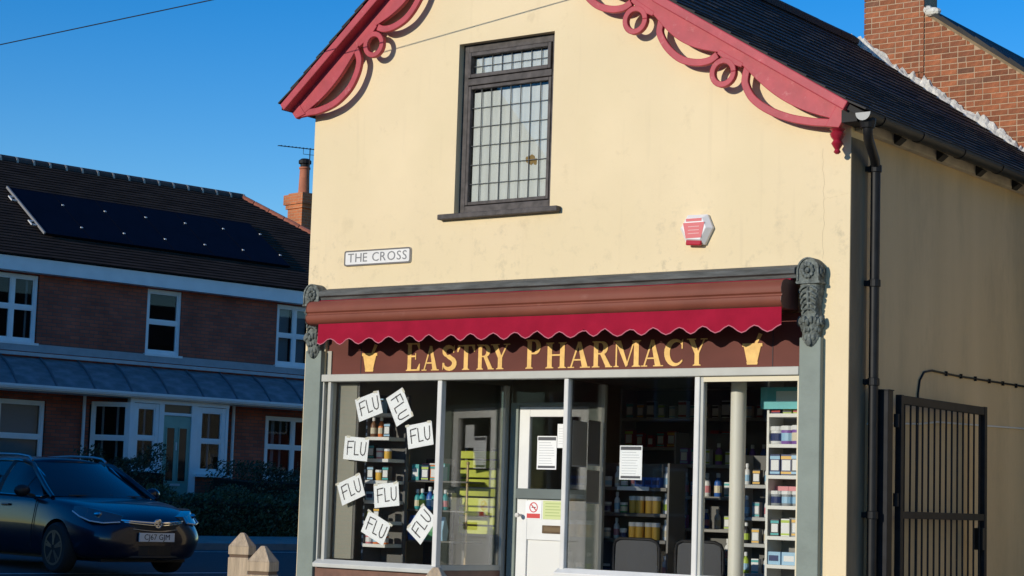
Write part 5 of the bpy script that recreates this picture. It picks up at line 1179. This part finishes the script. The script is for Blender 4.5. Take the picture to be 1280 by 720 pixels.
tmp = bpy.data.objects.new('body_tmp', bme_); col.objects.link(tmp); ss = tmp.modifiers.new('s', 'SUBSURF'); ss.levels = 2; ss.render_levels = 2
cut = MB()
for xa in (0.0, -2.66):
    for s in (-1, 1): cut.lathe([(.365, s*.60), (.365, s*1.1)], (xa, 0, .325), 32, 'y')
cuto = bpy.data.objects.new('cut_tmp', cut.mesh('cut', trim)); col.objects.link(cuto)
bo = tmp.modifiers.new('b', 'BOOLEAN'); bo.operation = 'DIFFERENCE'; bo.object = cuto; bo.solver = 'EXACT'
dg = bpy.context.evaluated_depsgraph_get(); bodyme = bpy.data.meshes.new_from_object(tmp.evaluated_get(dg)); bpy.data.objects.remove(tmp); bpy.data.objects.remove(cuto)
bodyme.materials.clear(); bodyme.materials.append(paint); bodyme.name = 'body'
for p in bodyme.polygons: p.use_smooth = True
try: bodyme.set_sharp_from_angle(angle=R(40))
except Exception: pass
body = inst('body', bodyme, car)
# glasshouse
def patch(grid, name, mat, parent=car, smooth=True):
    m = MB(); n = len(grid[0]); m.add([p for r_ in grid for p in r_], [(i*n+j, i*n+j+1, (i+1)*n+j+1, (i+1)*n+j) for i in range(len(grid)-1) for j in range(n-1)]); return m.build(name, mat, parent, smooth=smooth)
def xs_(t, x0, x1, bow): return lerp(x0, x1, t)
wsg = []
for i in range(7):
    t = i/6; hwid = lerp(.735, .555, t); row = []
    for j in range(13):
        u = -1+j/6; row.append((lerp(-.22, -1.12, t)-.20*u*u*(1-.35*t), u*hwid, lerp(.972, 1.408, t**.93)+.022*(1-u*u)*t))
    wsg.append(row)
patch(wsg, 'windscreen', carglass)
roofg = []
for i in range(9):
    t = i/8; x = lerp(-1.11, -3.46, t); z = interp(t, [(0, 1.412), (.12, 1.445), (.3, 1.47), (.5, 1.475), (.75, 1.455), (1, 1.395)]); hwid = interp(t, [(0, .545), (.2, .575), (.7, .57), (1, .53)]); row = []
    for j in range(13):
        u = -1+j/6; row.append((x-(.20*.65*u*u if i == 0 else .20*.4*u*u*(1-t)), u*hwid, z+.03*(1-u*u)-.035*abs(u)**6))
    roofg.append(row)
rfo = patch(roofg, 'roof_panel', paint); sdm = rfo.modifiers.new('t', 'SOLIDIFY'); sdm.thickness = .03; sdm.offset = -1
for s in (-1, 1):
    def sp(x, v): # side glass surface, v 0 belt to 1 roof
        zb_ = interp(x, [(-3.5, 1.02), (-1.5, .985), (-.2, .955)]); zt_ = interp(x, [(-3.46, 1.36), (-2.9, 1.415), (-2.2, 1.435), (-1.6, 1.43), (-1.2, 1.395), (-.45, 1.0), (-.3, .965)])
        return (x, s*(lerp(.818, .565, v)+.03*math.sin(math.pi*v)), lerp(zb_, zt_, v))
    for a, b, nm in ((-.48, -.98, 'quarter_light'), (-1.0, -1.62, 'front_side_window'), (-1.72, -2.55, 'rear_side_window'), (-2.66, -3.30, 'luggage_window')):
        g_ = [[sp(lerp(a, b, i/5), v) for v in (0, .25, .5, .75, 1)] for i in range(6)]; patch(g_, nm, carglass)
    for a, b in ((-1.62, -1.72), (-2.55, -2.66), (-.98, -1.0)):
        g_ = [[(p[0], p[1]+s*.004, p[2]) for p in [sp(lerp(a, b, i), v) for v in (0, .25, .5, .75, 1)]] for i in (0, 1)]; patch(g_, 'window_pillar', trim)
    g_ = [[sp(lerp(-3.30, -3.52, i/3), v) for v in (0, .25, .5, .75, 1)] for i in range(4)]; patch(g_, 'rear_pillar', paint)
    m = MB(); m.tube([(-.30, s*.775, .955), (-.55, s*.735, 1.075), (-.85, s*.675, 1.235), (-1.15, s*.60, 1.385), (-1.45, s*.575, 1.43)], [.03, .034, .034, .032, .02], 8); m.build('windscreen_pillar', paint, car, smooth=True)
    m = MB(); m.tube([(x, s*(abs(sp(x, 1)[1])+.012), sp(x, 1)[2]+.003) for x in (-.50, -.7, -.9, -1.1, -1.3, -1.6, -2.0, -2.5, -3.0, -3.35)], .010, 6); m.tube([(x, s*(abs(sp(x, 0)[1])+.012), sp(x, 0)[2]-.004) for x in (-.5, -1.0, -1.6, -2.2, -2.8, -3.35)], .009, 6); m.build('chrome_strip', chrome, car, smooth=True)
    m = MB(); m.tube([(-1.25, s*.56, 1.435), (-1.35, s*.56, 1.485), (-1.6, s*.565, 1.508), (-2.2, s*.57, 1.520), (-2.9, s*.56, 1.500), (-3.2, s*.55, 1.465), (-3.3, s*.55, 1.42)], .016, 8); m.build('roof_rail', M('satin_rail', (.42, .43, .45), .3, metal=.8), car, smooth=True)
    # mirror
    m = MB(); m.ball((-.72, s*.985, 1.03), (.075, .115, .08), 12); mi = m.build('door_mirror', trim if s < 0 else paint, car, smooth=True); m = MB(); m.beam((-.68, s*.83, .965), (-.70, s*.92, .99), .05, .035); m.build('mirror_arm', trim, mi)
    # headlamp
    hl_ = [(.30, .805, .86), (.44, .775, .855), (.60, .70, .83), (.74, .58, .795), (.83, .43, .755)]; lo = [(.33, .845, .79), (.48, .83, .725), (.64, .775, .675), (.77, .66, .655), (.86, .47, .67)]
    m = MB(); m.add([(a+.035, s*(b+.02), c) for a, b, c in hl_]+[(a+.035, s*(b+.02), c) for a, b, c in lo]+[(a-.1, s*(b-.12), c) for a, b, c in hl_]+[(a-.1, s*(b-.12), c) for a, b, c in lo], [(i, i+1, 6+i, 5+i) for i in range(4)]+[(i, 10+i, 11+i, i+1) for i in range(4)]+[(5+i, 6+i, 16+i, 15+i) for i in range(4)]+[(0, 5, 15, 10), (4, 14, 19, 9)])
    h_ = m.build('headlight', M('headlamp_glass', (.035, .042, .05), .06, spec=.8, coat=1.), car, smooth=True)
    m = MB(); m.tube([(a+.045, s*(b+.027), c+.005) for a, b, c in lo], .009, 6); m.build('light_bar', M('drl_white', (.75, .78, .8), .2), h_); m = MB(); m.ball((.70, s*.70, .765), (.05, .05, .032), 10); m.build('projector', chrome, h_)
    m = MB(); m.tube([(.70, s*.70, .43), (.80, s*.60, .425), (.86, s*.52, .425)], .013, 6); m.build('bumper_brightwork', chrome, car)
    m = MB(); m.tube([(.74, s*.74, .50), (.83, s*.63, .50)], .035, 8); m.build('fog_light_recess', trim, car)
    # rear lamp
    m = MB(); m.box(-3.72, -3.50, s*.70 if s > 0 else -.80, .80 if s > 0 else s*.70, .80, .98); m.build('tail_lamp', M('tail_red', (.25, .01, .015), .2), car, bevel=.03)
    # doors: shut lines and handles
    for xa in (-.58, -1.66, -2.60):
        m = MB(); m.tube([(xa, s*.905, .30), (xa, s*.902, .56), (xa+.02, s*.885, .75), (xa+.03, s*.868, .88), (xa+.03, s*.853, .945)], .006, 5); m.build('door_gap', trim, car)
    for xa in (-1.42, -2.45):
        m = MB(); m.beam((xa, s*.885, .84), (xa+.2, s*.885, .845), .03, .03); m.build('door_handle', paint, car, bevel=.01)
    # wheels
    for xa in (0.0, -2.66):
        cy = s*.80; wq = bpy.data.objects.new('wheel', None); col.objects.link(wq); wq.parent = car; wq.location = (xa, cy, .322); wq.empty_display_size = .1; ORG[wq] = Vector((0, 0, 0))
        m = MB(); m.lathe([(.20, -.10), (.285, -.105), (.312, -.085), (.322, -.05), (.322, .05), (.312, .085), (.285, .105), (.20, .10)], (0, 0, 0), 32, 'y'); m.build('tyre', tyre, wq, smooth=True)
        m = MB(); m.ring((0, 0), .222, .195, s*.105, s*.06, 32); m.lathe([(.20, s*.02), (.05, s*.03), (.001, s*.03)], (0, 0, 0), 24, 'y'); m.lathe([(.045, s*.03), (.045, s*.095), (.001, s*.10)], (0, 0, 0), 16, 'y')
        for k_ in range(5):
            a = R(90+72*k_)
            for da in (-.13, .13): m.beam((.04*math.cos(a), s*.09, .04*math.sin(a)), (.205*math.cos(a+da), s*.085, .205*math.sin(a+da)), .03, .035, (0, 1, 0))
        m.build('rim', rim_m, wq)
# grille, badge, plate, lower bumper
m = MB(); K_ = 9; ys_ = [-.46+.92*i/(K_-1) for i in range(K_)]
def nose(y, z): return .988-.27*(abs(y)/.62)**2.2-(.05 if z > .66 else 0)
m.add([(nose(y, .6)+.004, y, .675-.02*(abs(y)/.46)**2) for y in ys_]+[(nose(y, .5)+.012, y, .575+.035*(abs(y)/.46)**2) for y in ys_]+[(nose(y, .6)-.15, y, .665) for y in ys_]+[(nose(y, .5)-.15, y, .58) for y in ys_], [(i, i+1, K_+i+1, K_+i) for i in range(K_-1)]+[(i, 2*K_+i, 2*K_+i+1, i+1) for i in range(K_-1)]+[(K_+i, K_+i+1, 3*K_+i+1, 3*K_+i) for i in range(K_-1)]); gr = m.build('grille', trim, car)
m = MB(); m.tube([(nose(y, .5)+.016, y, .568+.05*(abs(y)/.5)**1.6) for y in [-.48+.96*i/12 for i in range(13)]], .007, 6); m.build('lower_grille_strip', M('satin_chrome', (.35, .35, .37), .3, metal=1.), gr, smooth=True)
m = MB(); m.tube([(nose(y, .6)+.012, y, .672+.030*(abs(y)/.5)**1.5) for y in [-.55+1.1*i/12 for i in range(13)]], .013, 6); m.tube([(nose(y, .6)+.014, y, .640+.045*(abs(y)/.5)**1.5) for y in [-.55+1.1*i/12 for i in range(13)]], .009, 6); m.build('grille_bar', chrome, gr, smooth=True)
m = MB(); m.lathe([(.062, 0), (.062, .02), (.052, .024), (.050, .016), (.002, .016)], (.985, 0, .660), 20, 'x'); bd = m.build('badge', chrome, gr, smooth=True)
m = MB(); m.beam((1.003, -.035, .645), (1.003, .02, .69), .006, .014); m.beam((1.003, .0, .625), (1.003, .035, .665), .006, .016); m.build('badge_emblem', M('badge_dark', (.10, .10, .11), .3, metal=.8), bd)
m = MB(); m.box(.975, .992, -.26, .26, .437, .548); npl = m.build('number_plate', M('plate_white', (.74, .75, .75), .4), car, bevel=.003)
pt = text_mesh('CJ67 GJM', .098, .001, 1.0); pt.materials.append(ink); inst('plate_lettering', pt, npl, (.9932, 0, .4925), (R(90), 0, R(90)), (.98, 1, 1))
m = MB(); m.add([(nose(y, .3)-.002, y, .385) for y in ys_]+[(nose(y, .3)-.008, y, .265) for y in ys_], [(i, i+1, K_+i+1, K_+i) for i in range(K_-1)]); m.build('lower_intake', trim, car)
m = MB(); m.tube([(nose(y, .3)+.0, y, .245) for y in ys_], .02, 6); m.build('splitter', trim, car)
# wipers, underbody
m = MB(); m.tube([(-.30, -.55, .985), (-.28, .10, 1.0)], .008, 5); m.tube([(-.28, .05, .99), (-.33, .62, .99)], .008, 5); m.build('wiper', trim, car)
m = MB(); m.box(-3.5, .7, -.62, .62, .17, .42); m.build('underbody', trim, car)

# look-alike goods are told apart by their order along the shelf
from collections import defaultdict
by = defaultdict(list)
for o in col.objects:
    if o.parent is None and o.get('group') and o.get('category') in ('bottle', 'tub', 'box', 'carton', 'bag'): by[o['label']].append(o)
ORD = ['leftmost', 'second from left', 'third from left', 'fourth from left', 'fifth from left', 'sixth from left', 'seventh from left', 'eighth from left', 'ninth from left', 'tenth from left', 'eleventh from left', 'twelfth from left', 'thirteenth from left', 'fourteenth from left', 'rightmost']
for lab, os_ in by.items():
    if len(os_) > 1:
        for i, o in enumerate(sorted(os_, key=lambda q: q.location.x)): o['label'] = lab+', '+('rightmost' if i == len(os_)-1 else ORD[i])
